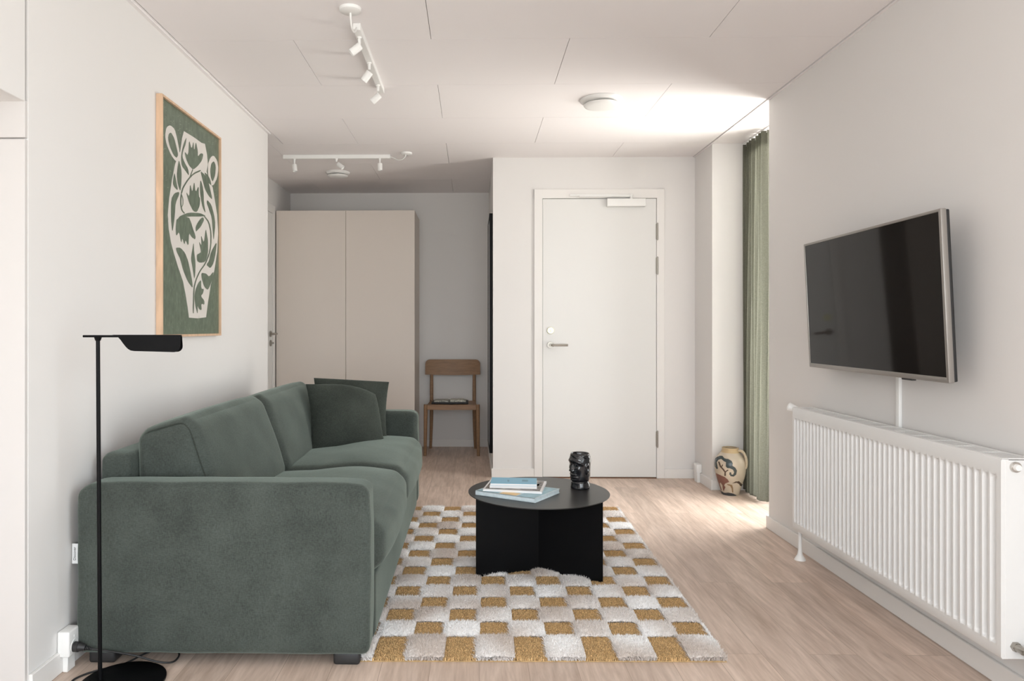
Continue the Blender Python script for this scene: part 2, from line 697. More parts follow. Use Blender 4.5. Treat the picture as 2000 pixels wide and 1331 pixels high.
bm = new(); box(bm, 0.153, 0.30, D + 0.12, B + 0.1, 0, ZC + 0.02); struct('wall_right_hall', bm, M['wall'])
bm = new(); box(bm, HL, 0.153, B, B + 0.1, 0, ZC + 0.02); struct('wall_back_hall', bm, M['wall'])
bm = new()
box(bm, -2.15, -1.55, REAR - 0.12, REAR, 0, ZC + 0.02)
box(bm, 1.35, 2.10, REAR - 0.12, REAR, 0, ZC + 0.02)
box(bm, -1.55, 1.35, REAR - 0.12, REAR, 0, 0.35)
box(bm, -1.55, 1.35, REAR - 0.12, REAR, 2.33, ZC + 0.02)
struct('wall_rear', bm, M['wall'])

# windows
def window(name, axis, a0, a1, z0, z1, c, mull):
    w = thing(name, kind='structure', loc=((a0 + a1) / 2, c, z0) if axis == 'x' else (c, (a0 + a1) / 2, z0))
    bm = new()
    t = 0.05

    def bx_(u0, u1, w0, w1, th=0.035):
        if axis == 'x':
            box(bm, u0, u1, c - th, c + th, w0, w1, 0.003)
        else:
            box(bm, c - th, c + th, u0, u1, w0, w1, 0.003)
    bx_(a0, a0 + t, z0, z1); bx_(a1 - t, a1, z0, z1)
    bx_(a0 + t, a1 - t, z0, z0 + t); bx_(a0 + t, a1 - t, z1 - t, z1)
    for q in mull:
        bx_(q - 0.03, q + 0.03, z0 + t, z1 - t)
    f = obj('window_frame', bm, M['white'], w)
    bm = new()
    if axis == 'x':
        box(bm, a0 + t, a1 - t, c - 0.004, c + 0.004, z0 + t, z1 - t)
    else:
        box(bm, c - 0.004, c + 0.004, a0 + t, a1 - t, z0 + t, z1 - t)
    obj('window_pane', bm, M['glass'], w)


window('window_1', 'y', 4.075, 4.93, 0.0, ZC, 2.065, [])
window('window_3', 'y', -0.60, 1.30, 0.20, 2.30, 1.735, [0.35])
window('window_2', 'x', -1.55, 1.35, 0.35, 2.33, REAR - 0.06, [-0.1])

# baseboards
def bb(name, segs):
    bm = new()
    for s in segs:
        box(bm, *s, 0.0, 0.07, 0.002, 1)
    struct(name, bm, M['trim'])


t = 0.012
bb('baseboard_left', [(L, L + t, 2.165, 4.721)])
bb('baseboard_right', [(R - t, R, REAR, 4.075 + t), (R, 2.03, 4.075, 4.075 + t)])
bb('baseboard_right_stub', [(R - t, R, 5.035 - t, D), (R, 2.03, 5.035 - t, 5.035)])
bb('baseboard_front', [(0.153 - t, 0.464, D - t, D), (1.446, R, D - t, D)])
bb('baseboard_right_hall', [(0.153 - t, 0.153, D, B)])
bb('baseboard_back_hall', [(-0.50, 0.153, B - t, B)])
# shadow-gap strip that finishes the ceiling edge
bm = new()
box(bm, L, L + 0.018, 2.165, 4.721, ZC - 0.006, ZC + 0.004)
box(bm, R - 0.012, R, REAR, D, ZC - 0.006, ZC + 0.004)
struct('trim_1', bm, M['ceil'])

# near-left: end of the partition, a bulkhead over the opening and a thin lining strip
bm = new()
box(bm, -1.98, L - 0.001, 1.0, 2.152, 1.826, ZC + 0.01, 0.002, 1)
struct('trim_2', bm, M['wall'])
bm = new()
box(bm, -1.98, L - 0.002, 2.150, 2.166, 1.716, 1.83, 0.0015, 1)
box(bm, -1.98, L - 0.002, 2.150, 2.166, 0.0, 1.711, 0.0015, 1)
struct('trim_3', bm, mat('panel_beige', 0, 0.6, alb=(0.62, 0.59, 0.572)))

# door_1: the white entrance door
d1 = thing('door_1', kind='structure', loc=(0.957, D, 0))
bm = new()
box(bm, 0.464, 0.527, D - 0.014, D + 0.01, 0, 2.187, 0.002, 1)
box(bm, 1.387, 1.446, D - 0.014, D + 0.01, 0, 2.187, 0.002, 1)
box(bm, 0.464, 1.446, D - 0.0135, D + 0.01, 2.116, 2.187, 0.002, 1)
obj('casing', bm, M['trim'], d1)
bm = new()
box(bm, 0.525, 1.389, D - 0.002, D + 0.002, 0, 2.118)
obj('rebate', bm, M['dark'], d1)
bm = new()
box(bm, 0.5295, 1.3845, D - 0.010, D + 0.01, 0.008, 2.1125, 0.0015, 1)
obj('leaf', bm, M['door'], d1)
bm = new()
box(bm, 0.53, 1.384, D - 0.02, D + 0.01, 0.0, 0.006)
obj('threshold', bm, mat('threshold_oak', (120, 84, 62), 0.5), d1)
bm = new()
cyl(bm, (0.588, D - 0.010, 1.007), (0.588, D - 0.018, 1.007), 0.026, 0.025, 32)
cyl(bm, (0.588, D - 0.015, 1.007), (0.588, D - 0.062, 1.007), 0.0095, None, 20)
tube(bm, smoothpts([(0.588, D - 0.055, 1.007), (0.600, D - 0.062, 1.007), (0.63, D - 0.064, 1.007), (0.712, D - 0.064, 1.007)], 5), 0.009, 14)
obj('door_handle', bm, M['steel'], d1, smooth=40)
bm = new()
lathe(bm, [(0, 0.0), (0.027, 0.0), (0.027, 0.006), (0.024, 0.009), (0.008, 0.009), (0.008, 0.016), (0, 0.016)], (0, 0, 0), 32)
bmesh.ops.rotate(bm, verts=bm.verts, cent=(0, 0, 0), matrix=Matrix.Rotation(math.radians(90), 3, 'X'))
bmesh.ops.translate(bm, verts=bm.verts, vec=(0.588, D - 0.010, 1.116))
box(bm, 0.586, 0.590, D - 0.034, D - 0.024, 1.104, 1.128, 0.001, 1)
obj('lock', bm, mat('brass_lock', (225, 222, 190), 0.3, 0.7), d1, smooth=40)
for z0, z1 in ((0.236, 0.358), (1.541, 1.671), (1.801, 1.926)):
    bm = new()
    cyl(bm, (1.3915, D - 0.020, z0), (1.3915, D - 0.020, z1), 0.0065, None, 14)
    cyl(bm, (1.3915, D - 0.020, z0 - 0.004), (1.3915, D - 0.020, z1 + 0.004), 0.0035, None, 10)
    box(bm, 1.380, 1.391, D - 0.0155, D - 0.009, z0 + .004, z1 - .004)
    obj('hinge', bm, M['steel'], d1, smooth=40)
bm = new()
box(bm, 1.008, 1.298, D - 0.052, D - 0.010, 2.050, 2.108, 0.004, 2)
obj('closer_body', bm, M['white'], d1, smooth=40)
bm = new()
box(bm, 0.731, 1.207, D - 0.030, D - 0.014, 2.130, 2.148, 0.003, 2)
cyl(bm, (1.19, D - 0.035, 2.10), (1.19, D - 0.035, 2.136), 0.011, None, 16)
box(bm, 0.80, 1.195, D - 0.042, D - 0.030, 2.122, 2.134, 0.002, 1)
obj('closer_arm', bm, M['white'], d1, smooth=40)

# door_2: inner door in the left side of the hall
d2 = thing('door_2', kind='structure', loc=(HL, 5.75, 0))
bm = new()
box(bm, HL, HL + 0.014, 6.185, 6.255, 0, 2.205, 0.002, 1)
box(bm, HL, HL + 0.014, 5.28, 5.35, 0, 2.205, 0.002, 1)
box(bm, HL, HL + 0.0135, 5.28, 6.255, 2.135, 2.205, 0.002, 1)
obj('casing', bm, M['trim'], d2)
bm = new()
box(bm, HL, HL + 0.008, 5.353, 6.182, 0.006, 2.132, 0.001, 1)
obj('leaf', bm, M['door'], d2)
bm = new()
cyl(bm, (HL + 0.008, 6.12, 1.085), (HL + 0.016, 6.12, 1.085), 0.027, None, 28)
cyl(bm, (HL + 0.014, 6.12, 1.085), (HL + 0.066, 6.12, 1.085), 0.010, None, 16)
cyl(bm, (HL + 0.060, 6.128, 1.085), (HL + 0.060, 6.01, 1.085), 0.010, None, 16)
obj('door_handle', bm, M['steel'], d2, smooth=40)
bm = new()
cyl(bm, (HL + 0.008, 6.12, 1.005), (HL + 0.016, 6.12, 1.005), 0.027, None, 28)
box(bm, HL + 0.014, HL + 0.040, 6.116, 6.124, 0.998, 1.014, 0.002, 1)
obj('lock', bm, M['steel'], d2, smooth=40)

# outlines of the printed vase artwork, as (y, z) on the wall plane
ART_W = [[(3.302, 2.053), (3.318, 2.053), (3.423, 2.056), (3.517, 2.054), (3.563, 2.061), (3.572, 2.045), (3.591, 2.012), (3.603, 1.968), (3.584, 1.927), (3.616, 1.886), (3.668, 1.864), (3.707, 1.789), (3.734, 1.73), (3.748, 1.635), (3.734, 1.536), (3.694, 1.436), (3.642, 1.356), (3.603, 1.264), (3.578, 1.189), (3.469, 1.182), (3.361, 1.184), (3.345, 1.233), (3.318, 1.297), (3.291, 1.352), (3.234, 1.415), (3.194, 1.466), (3.159, 1.516), (3.135, 1.574), (3.125, 1.634), (3.14, 1.71), (3.169, 1.798), (3.203, 1.876), (3.231, 1.916), (3.26, 1.949), (3.28, 2.014)], [(3.149, 2.038), (3.198, 2.034), (3.224, 1.999), (3.254, 1.943), (3.244, 1.903), (3.209, 1.89), (3.159, 1.907), (3.111, 1.944), (3.097, 1.977), (3.111, 2.017)], [(3.681, 2.032), (3.734, 2.018), (3.751, 1.978), (3.734, 1.925), (3.681, 1.876), (3.648, 1.869), (3.616, 1.896), (3.603, 1.921), (3.603, 1.968), (3.635, 2.009)]]
ART_G = [[(3.159, 2.008), (3.194, 1.991), (3.219, 1.955), (3.237, 1.926), (3.219, 1.907), (3.184, 1.913), (3.144, 1.941), (3.125, 1.972), (3.135, 1.995)], [(3.687, 2.004), (3.714, 1.984), (3.705, 1.934), (3.668, 1.89), (3.642, 1.906), (3.631, 1.942), (3.648, 1.983)], [(3.332, 2.034), (3.323, 1.999), (3.291, 1.957), (3.283, 1.929), (3.307, 1.909), (3.35, 1.888), (3.361, 1.856), (3.323, 1.869), (3.275, 1.884), (3.266, 1.916), (3.275, 1.953), (3.302, 2.002)], [(3.307, 1.96), (3.35, 1.949), (3.361, 2.031), (3.391, 1.99), (3.414, 2.038), (3.423, 1.989), (3.444, 2.044), (3.469, 2.001), (3.469, 1.974), (3.505, 2.0), (3.541, 2.005), (3.523, 1.968), (3.469, 1.928), (3.411, 1.897), (3.361, 1.904), (3.323, 1.93)], [(3.499, 1.912), (3.566, 1.904), (3.616, 1.872), (3.668, 1.797), (3.616, 1.806), (3.559, 1.833), (3.529, 1.873)], [(3.553, 1.917), (3.603, 1.912), (3.635, 1.895), (3.652, 1.868), (3.603, 1.874), (3.572, 1.896)], [(3.244, 1.907), (3.27, 1.87), (3.275, 1.842), (3.27, 1.798), (3.26, 1.762), (3.231, 1.79), (3.219, 1.829), (3.231, 1.874)], [(3.194, 1.837), (3.214, 1.803), (3.234, 1.761), (3.194, 1.77), (3.177, 1.783), (3.184, 1.814)], [(3.244, 1.759), (3.194, 1.743), (3.159, 1.71), (3.157, 1.643), (3.159, 1.615), (3.172, 1.561), (3.191, 1.611), (3.2, 1.65), (3.207, 1.701), (3.249, 1.749)], [(3.323, 1.776), (3.364, 1.756), (3.372, 1.825), (3.4, 1.784), (3.423, 1.847), (3.44, 1.792), (3.479, 1.835), (3.481, 1.781), (3.499, 1.776), (3.493, 1.738), (3.457, 1.7), (3.411, 1.697), (3.361, 1.729)], [(3.502, 1.872), (3.541, 1.829), (3.547, 1.761), (3.572, 1.71), (3.529, 1.735), (3.505, 1.777), (3.493, 1.82)], [(3.591, 1.785), (3.648, 1.77), (3.687, 1.726), (3.707, 1.678), (3.681, 1.583), (3.668, 1.634), (3.655, 1.704), (3.616, 1.74), (3.584, 1.768)], [(3.27, 1.655), (3.356, 1.682), (3.493, 1.702), (3.578, 1.701), (3.517, 1.688), (3.356, 1.663), (3.229, 1.636)], [(3.219, 1.636), (3.356, 1.662), (3.389, 1.636), (3.4, 1.62), (3.44, 1.581), (3.434, 1.563), (3.389, 1.57), (3.361, 1.588), (3.353, 1.52), (3.318, 1.548), (3.307, 1.523), (3.28, 1.552), (3.27, 1.525), (3.244, 1.577), (3.214, 1.55), (3.207, 1.588)], [(3.529, 1.689), (3.553, 1.679), (3.505, 1.635), (3.469, 1.616), (3.444, 1.602), (3.44, 1.626), (3.469, 1.653)], [(3.572, 1.64), (3.591, 1.6), (3.603, 1.579), (3.603, 1.513), (3.566, 1.467), (3.493, 1.456), (3.457, 1.462), (3.455, 1.493), (3.493, 1.504), (3.511, 1.512), (3.479, 1.563), (3.517, 1.54), (3.507, 1.599), (3.547, 1.558)], [(3.209, 1.499), (3.26, 1.505), (3.312, 1.487), (3.35, 1.451), (3.378, 1.401), (3.398, 1.359), (3.406, 1.324), (3.345, 1.355), (3.291, 1.403), (3.26, 1.451), (3.219, 1.481)], [(3.417, 1.551), (3.421, 1.503), (3.44, 1.451), (3.434, 1.392), (3.423, 1.369), (3.4, 1.43), (3.383, 1.463), (3.395, 1.5)], [(3.728, 1.591), (3.714, 1.534), (3.681, 1.473), (3.635, 1.44), (3.578, 1.454), (3.616, 1.477), (3.642, 1.526)], [(3.511, 1.409), (3.578, 1.41), (3.616, 1.396), (3.681, 1.43), (3.668, 1.395), (3.629, 1.35), (3.597, 1.327), (3.553, 1.341), (3.517, 1.38)], [(3.511, 1.375), (3.511, 1.329), (3.547, 1.331), (3.535, 1.308), (3.505, 1.293), (3.553, 1.272), (3.553, 1.251), (3.511, 1.256), (3.517, 1.222), (3.481, 1.228), (3.463, 1.246), (3.467, 1.2), (3.44, 1.236), (3.423, 1.28), (3.434, 1.316), (3.469, 1.354)], [(3.401, 1.898), (3.364, 1.85), (3.374, 1.851), (3.411, 1.899)], [(3.501, 1.917), (3.407, 1.879), (3.339, 1.835), (3.284, 1.789), (3.263, 1.755), (3.277, 1.756), (3.298, 1.789), (3.351, 1.834), (3.416, 1.876), (3.508, 1.912)], [(3.263, 1.754), (3.255, 1.71), (3.269, 1.677), (3.302, 1.667), (3.312, 1.672), (3.282, 1.681), (3.268, 1.712), (3.277, 1.756)], [(3.266, 1.754), (3.285, 1.732), (3.285, 1.707), (3.267, 1.692), (3.273, 1.691), (3.292, 1.708), (3.293, 1.734), (3.273, 1.756)], [(3.541, 1.694), (3.609, 1.672), (3.636, 1.62), (3.634, 1.559), (3.609, 1.51), (3.559, 1.459), (3.487, 1.416), (3.439, 1.371), (3.41, 1.324), (3.405, 1.206), (3.418, 1.206), (3.424, 1.324), (3.452, 1.37), (3.499, 1.414), (3.572, 1.457), (3.623, 1.509), (3.649, 1.56), (3.652, 1.623), (3.623, 1.676), (3.553, 1.699)]]

# ------------------------------------------------------------------ sofa


def rbox(x0, x1, y0, y1, z0, z1, r, n=22, puff=None, fn=None):
    """rounded, optionally puffed box as numpy grid mesh; returns V, F"""
    V = []
    F = []
    c = np.array([(x0 + x1) / 2, (y0 + y1) / 2, (z0 + z1) / 2])
    h = np.array([(x1 - x0) / 2, (y1 - y0) / 2, (z1 - z0) / 2])
    # parameter with extra samples near edges
    s = np.linspace(-1, 1, n)
    s = np.sign(s) * (1 - (1 - np.abs(s)) ** 1.5)
    base = 0
    for ax in range(3):
        for sg in (-1, 1):
            a1, a2 = [(1, 2), (2, 0), (0, 1)][ax]
            U, Wg = np.meshgrid(s, s, indexing='ij')
            P = np.zeros((n, n, 3))
            P[..., ax] = sg
            P[..., a1] = U
            P[..., a2] = Wg
            V.append(P.reshape(-1, 3))
            f = gridfaces(n, n) + base
            if sg < 0:
                f = f[:, ::-1]
            F.append(f)
            base += n * n
    V = np.concatenate(V)
    F = np.concatenate(F)
    P = V * h
    rr = min(r, h.min() * 0.999)
    inner = np.clip(P, -(h - rr), h - rr)
    d = P - inner
    ln = np.linalg.norm(d, axis=1, keepdims=True)
    Q = inner + np.where(ln > 1e-9, d / np.maximum(ln, 1e-9) * rr, 0)
    if puff is not None:
        for ax in range(3):
            a1, a2 = [(1, 2), (2, 0), (0, 1)][ax]
            for sg, amt in ((-1, puff[ax][0]), (1, puff[ax][1])):
                if amt == 0:
                    continue
                w = np.clip(sg * V[:, ax], 0, 1) ** 3
                fall = (1 - np.abs(V[:, a1]) ** 3) * (1 - np.abs(V[:, a2]) ** 3)
                Q[:, ax] += sg * amt * w * fall
    Q = Q + c
    if fn is not None:
        Q = fn(Q)
    # weld
    key = np.round(Q, 5)
    _, idx, inv = np.unique(key, axis=0, return_index=True, return_inverse=True)
    inv = inv.ravel()
    Q = Q[idx]
    F = inv[F]
    ok = np.array([len(set(f)) == 4 for f in F])
    return Q, F[ok]


def soft(name, VF, m, parent, label=None):
    me = grid_mesh(name, VF[0], VF[1])
    return link(name, me, m, parent, True, 'all', label)


def wob(Q, amp, sc, ph=0.0):
    """gentle cloth unevenness"""
    x, y, z = Q[:, 0] * sc, Q[:, 1] * sc, Q[:, 2] * sc
    d = np.sin(x * 2.1 + ph + 1.7 * np.sin(y * 1.3 + z)) * np.cos(y * 1.9 + ph * 2 + z * 2.3) + 0.5 * np.sin(z * 4.1 + x * 3.3 + ph)
    Q = Q.copy()
    Q += amp * np.stack([d, 0.4 * d, 0.7 * np.roll(d, 0)], 1)
    return Q


sofa = thing('sofa', 'large dark green two-seat fabric sofa along the white left wall', 'sofa', (-0.83, 3.45, 0))
# armrests
def armfn(ph):
    def f(Q):
        Q = wob(Q, 0.0012, 9, ph)
        up = np.clip((Q[:, 2] - 0.35) / 0.26, 0, 1)
        Q[:, 2] -= 0.030 * np.clip((-1.255 - Q[:, 0]) / 0.083, 0, 1) ** 2 * up
        Q[:, 2] -= 0.012 * np.clip((Q[:, 0] + 0.41) / 0.065, 0, 1) ** 2 * up
        Q[:, 0] += 0.006 * np.clip(up - 0.6, 0, 1) * (Q[:, 0] < -1.3)
        return Q
    return f


soft('armrest', rbox(-1.331, -0.345, 2.362, 2.490, 0.042, 0.614, 0.026, 30, ((0, .004), (.006, .004), (0, .004)), armfn(0.0)), M['sofa'], sofa)
soft('armrest', rbox(-1.331, -0.345, 4.440, 4.560, 0.042, 0.614, 0.026, 30, ((0, .004), (.004, .004), (0, .004)), armfn(2.0)), M['sofa'], sofa)
# low frame: plinth and back board
soft('seat_base', rbox(-1.25, -0.345, 2.492, 4.438, 0.045, 0.262, 0.012, 14), M['sofa'], sofa)
soft('back_frame', rbox(-1.318, -1.205, 2.492, 4.438, 0.10, 0.690, 0.028, 22, ((0, .003), (0, 0), (0, .004)), lambda Q: wob(Q, 0.001, 8, 1)), M['sofa'], sofa)


def seatfn(ph):
    def f(Q):
        Q = wob(Q, 0.0022, 7, ph)
        # front edge hangs and rolls forward slightly
        t_ = np.clip((Q[:, 0] + 0.75) / 0.45, 0, 1)
        Q[:, 2] += 0.018 * np.sin(t_ * math.pi) * (Q[:, 2] > 0.36)
        return Q
    return f


soft('seat_cushion', rbox(-0.98, -0.322, 2.494, 3.432, 0.262, 0.452, 0.062, 30, ((0, .028), (0, .0), (0, .028)), seatfn(0.3)), M['sofa'], sofa)
soft('seat_cushion', rbox(-0.98, -0.322, 3.434, 4.438, 0.262, 0.450, 0.062, 30, ((0, .028), (0, .0), (0, .026)), seatfn(1.9)), M['sofa'], sofa)


def backfn(ph):
    def f(Q):
        Q = Q.copy()
        # lean: bottom further forward than the top
        tz = (Q[:, 2] - 0.44) / 0.37
        front = np.clip((Q[:, 0] + 1.21) / 0.30, 0, 1)
        Q[:, 0] += front * (-0.125 * np.clip(tz, 0, 1.1))
        # top slopes down toward the wall
        Q[:, 2] -= (1 - front) * 0.055 * np.clip(tz, 0, 1) ** 2
        return wob(Q, 0.0022, 6, ph)
    return f


soft('back_cushion', rbox(-1.215, -0.885, 2.535, 3.428, 0.425, 0.815, 0.055, 30, ((0, .018), (.006, 0), (0, .012)), backfn(0.0)), M['sofa'], sofa)
soft('back_cushion', rbox(-1.215, -0.885, 3.432, 4.36, 0.425, 0.812, 0.055, 30, ((0, .018), (0, .006), (0, .012)), backfn(2.6)), M['sofa'], sofa)
# piping seam on the near side panel of the first cushion
base_ = [(-0.905, 0.46), (-0.905, 0.55), (-0.905, 0.65), (-0.905, 0.75), (-0.914, 0.778), (-0.940, 0.796), (-0.99, 0.8), (-1.06, 0.8), (-1.13, 0.8), (-1.165, 0.79)]
Qp = backfn(0.0)(np.array([(u, 2.5476, z) for u, z in base_]))
pp = [tuple(q) for q in Qp]
bm = new()
tube(bm, smoothpts(pp, 5), 0.0030, 8)
obj('piping', bm, M['pillow'], sofa, smooth=40)
# feet
for fx, fy in ((-0.425, 2.425), (-1.255, 2.425), (-0.425, 4.49), (-1.255, 4.49)):
    bm = new()
    box(bm, fx - 0.045, fx + 0.045, fy - 0.035, fy + 0.035, 0, 0.044, 0.010, 3)
    obj('foot', bm, M['blackplastic'], sofa, smooth=40)
# sewn-in tag with the maker's word, at the wall-side rear edge of the near arm
bm = new()
box(bm, -1.3608, -1.333, 2.3995, 2.4008, 0.334, 0.402, 0.0003, 1)
tg = obj('care_tag', bm, M['tag'], sofa, label='small white sewn tag with dark vertical word')


def text_mesh(name, body, size, m, parent, matrix, extrude=0.0002):
    cu = bpy.data.curves.new('tmp_text', 'FONT')
    cu.body = body
    cu.size = size
    cu.extrude = extrude
    cu.align_x = 'CENTER'
    cu.align_y = 'CENTER'
    to = bpy.data.objects.new('tmp_text', cu)
    COL.objects.link(to)
    dg = bpy.context.evaluated_depsgraph_get()
    me = bpy.data.meshes.new_from_object(to.evaluated_get(dg))
    bpy.data.objects.remove(to, do_unlink=True)
    me.name = name
    me.transform(matrix)
    me.materials.clear()
    return link(name, me, m, parent)


text_mesh('tag_word', 'Discover', 0.0125, M['tagink'], tg,
          Matrix.Translation((-1.3515, 2.3992, 0.368)) @ Matrix.Rotation(math.pi / 2, 4, 'X') @ Matrix.Rotation(math.pi / 2, 4, 'Z'))


# pillows
def pillow_mesh(a, b, T, seed, dr, n=38):
    s = np.linspace(-1, 1, n)
    s = np.sign(s) * (1 - (1 - np.abs(s)) ** 1.3)
    U, Vv = np.meshgrid(s, s, indexing='ij')
    pin = 0.085
    X = a * U * (1 - pin * (1 - Vv ** 2) ** 1 * np.abs(U) ** 3)
    Z = b * Vv * (1 - pin * (1 - U ** 2) ** 1 * np.abs(Vv) ** 3)
    th = T * np.power(np.clip(1 - U ** 2, 0, 1), .5) * np.power(np.clip(1 - Vv ** 2, 0, 1), .5)
    r = np.random.default_rng(seed)
    w = sum(r.uniform(.3, 1) * np.sin(U * r.uniform(2, 7) + Vv * r.uniform(2, 7) + r.uniform(0, 6)) for _ in range(6))
    edge = (np.abs(U) ** 4 + np.abs(Vv) ** 4)
    cr = sum(np.exp(-((np.hypot(U - cu, Vv - cv)) / 0.55) ** 2) * np.sin(np.arctan2(Vv - cv, U - cu) * 14 + seed) for cu in (-1, 1) for cv in (-1, 1))
    th = th + 0.0035 * cr * (1 - U ** 4) * (1 - Vv ** 4)
    th2 = th * (1 + 0.04 * w) + 0.0022 * np.sin(U * 26 + seed) * (np.abs(Vv) ** 6) * (1 - U ** 4) + 0.0022 * np.sin(Vv * 26) * (np.abs(U) ** 6) * (1 - Vv ** 4)
    droop = np.clip((U + Vv) / 2 - 0.35, 0, 1) ** 2
    Z = Z - 0.155 * dr * droop
    X = X - 0.075 * dr * droop
    droop2 = np.clip((-U + Vv) / 2 - 0.5, 0, 1) ** 2
    Z = Z - 0.020 * droop2
    Z = Z + 0.012 * (1 - U ** 2) * np.clip(Vv, 0, 1) ** 4
    A = np.stack([X, -th2, Z], -1).reshape(-1, 3)
    Bk = np.stack([X, th * 0.9, Z], -1).reshape(-1, 3)
    F = gridfaces(n, n)
    V = np.concatenate([A, Bk])
    F = np.concatenate([F, F[:, ::-1] + n * n])
    key = np.round(V, 5)
    _, idx, inv = np.unique(key, axis=0, return_index=True, return_inverse=True)
    inv = inv.ravel()
    F = inv[F]
    ok = np.array([len(set(f)) == 4 for f in F])
    return V[idx], F[ok]


def pillow(name, label, c, a, b, T, tilt, yaw, roll, seed, dr=1.0):
    V, F = pillow_mesh(a, b, T, seed, dr)
    me = grid_mesh(name, V, F)
    me.materials.append(M['pillow'])
    o = bpy.data.objects.new(name, me)
    COL.objects.link(o)
    o.matrix_world = Matrix.Translation(c) @ Matrix.Rotation(yaw, 4, 'Z') @ Matrix.Rotation(-tilt, 4, 'X') @ Matrix.Rotation(roll, 4, 'Y')
    tag(o, label, 'cushion', 'throw pillows on the sofa')
    return o


pillow('throw_pillow', 'front dark green throw pillow leaning on the pillow behind it, fully visible', (-0.730, 4.105, 0.618), 0.226, 0.205, 0.085, math.radians(22), math.radians(30), math.radians(3), 3)
pillow('throw_pillow', 'rear dark green throw pillow mostly hidden behind another, against the far armrest', (-0.735, 4.300, 0.622), 0.232, 0.208, 0.062, math.radians(14), math.radians(18), math.radians(4), 8, 0.12)

# ------------------------------------------------------------------ framed print
fr = thing('framed_print', 'tall oak framed print of a white two-handled vase on green, above the sofa', 'picture', (L, 3.405, 1.095))
Y0, Y1, Z0, Z1 = 3.045, 3.768, 1.095, 2.145
fd = 0.028
for nm, (a0, a1, b0, b1) in (('frame_side', (Y0, Y0 + 0.011, Z0, Z1)), ('frame_side', (Y1 - 0.011, Y1, Z0, Z1)), ('frame_rail', (Y0 + .011, Y1 - .011, Z0, Z0 + 0.011)), ('frame_rail', (Y0 + .011, Y1 - .011, Z1 - 0.011, Z1))):
    bm = new()
    box(bm, L + 0.0005, L + fd, a0, a1, b0, b1, 0.0008, 1)
    obj(nm, bm, M['oak'], fr)
bm = new()
XP = L + 0.017
box(bm, L + 0.002, XP, Y0 + 0.011, Y1 - 0.011, Z0 + 0.011, Z1 - 0.011, mi=0)


def flat(bm, poly, x, mi, dy=0.0):
    vs = [bm.verts.new((x, p[0] + dy, p[1])) for p in poly]
    tris = tessellate_polygon([[Vector((p[0], p[1], 0)) for p in poly]])
    for tr in tris:
        try:
            f = bm.faces.new([vs[i] for i in tr])
            f.material_index = mi
        except ValueError:
            pass


def chaikin(p, n=1):
    for _ in range(n):
        q = []
        for i in range(len(p)):
            a, b = p[i], p[(i + 1) % len(p)]
            q += [(a[0] * .8 + b[0] * .2, a[1] * .8 + b[1] * .2), (a[0] * .2 + b[0] * .8, a[1] * .2 + b[1] * .8)]
        p = q
    return p


for i, p in enumerate(ART_W):
    flat(bm, chaikin(p) if i else p, XP + 0.0003 + i * 0.00008, 1)
for i, p in enumerate(ART_G):
    flat(bm, chaikin(p), XP + 0.0007 + i * 0.00003, 0)
rr = random.Random(5)
allw = [np.array(p) for p in ART_W]
cnt = 0
while cnt < 230:
    yy = rr.uniform(Y0 + 0.02, Y1 - 0.02)
    zz = Z0 + 0.02 + (Z1 - Z0 - 0.04) * (rr.random() ** 1.5 if rr.random() < .75 else rr.random())
    if any(inpoly(np.array([yy]), np.array([zz]), p)[0] for p in ART_W):
        continue
    ln = rr.uniform(0.006, 0.032)
    an = math.radians(rr.uniform(72, 112)) if zz < 1.75 else math.radians(rr.uniform(0, 40))
    dy, dz = ln * math.cos(an), ln * math.sin(an)
    wv = rr.uniform(0.0006, 0.0016)
    px, pz = -math.sin(an) * wv, math.cos(an) * wv
    if not (Y0 + .014 < yy + dy < Y1 - .014 and zz + dz < Z1 - .014):
        continue
    flat(bm, [(yy, zz), (yy + dy / 2 + px, zz + dz / 2 + pz), (yy + dy, zz + dz), (yy + dy / 2 - px, zz + dz / 2 - pz)], XP + 0.0004, 2)
    cnt += 1
me = bpy.data.meshes.new('print')
bm.to_mesh(me)
bm.free()
link('print', me, [M['printgreen'], M['printwhite'], M['printlight']], fr)

# ------------------------------------------------------------------ floor lamp
lamp = thing('floor_lamp', 'thin black floor lamp with folded metal shade beside the sofa arm', 'lamp', (-1.118, 2.262, 0))
bm = new()
lathe(bm, [(0, 0), (0.127, 0), (0.129, 0.002), (0.129, 0.008), (0.126, 0.010), (0, 0.010)], (-1.118, 2.262, 0), 72)
obj('base', bm, M['black'], lamp, smooth=35)
bm = new()
cyl(bm, (-1.192, 2.262, 0.010), (-1.199, 2.262, 1.106), 0.0066, 0.0062, 20)
obj('pole', bm, M['black'], lamp, smooth=40)
bm = new()
box(bm, -1.246, -1.128, 2.256, 2.268, 1.1045, 1.112, 0.002, 2)
cyl(bm, (-1.199, 2.262, 1.094), (-1.199, 2.262, 1.106), 0.008, 0.012, 20)
obj('arm', bm, M['black'], lamp, smooth=40)
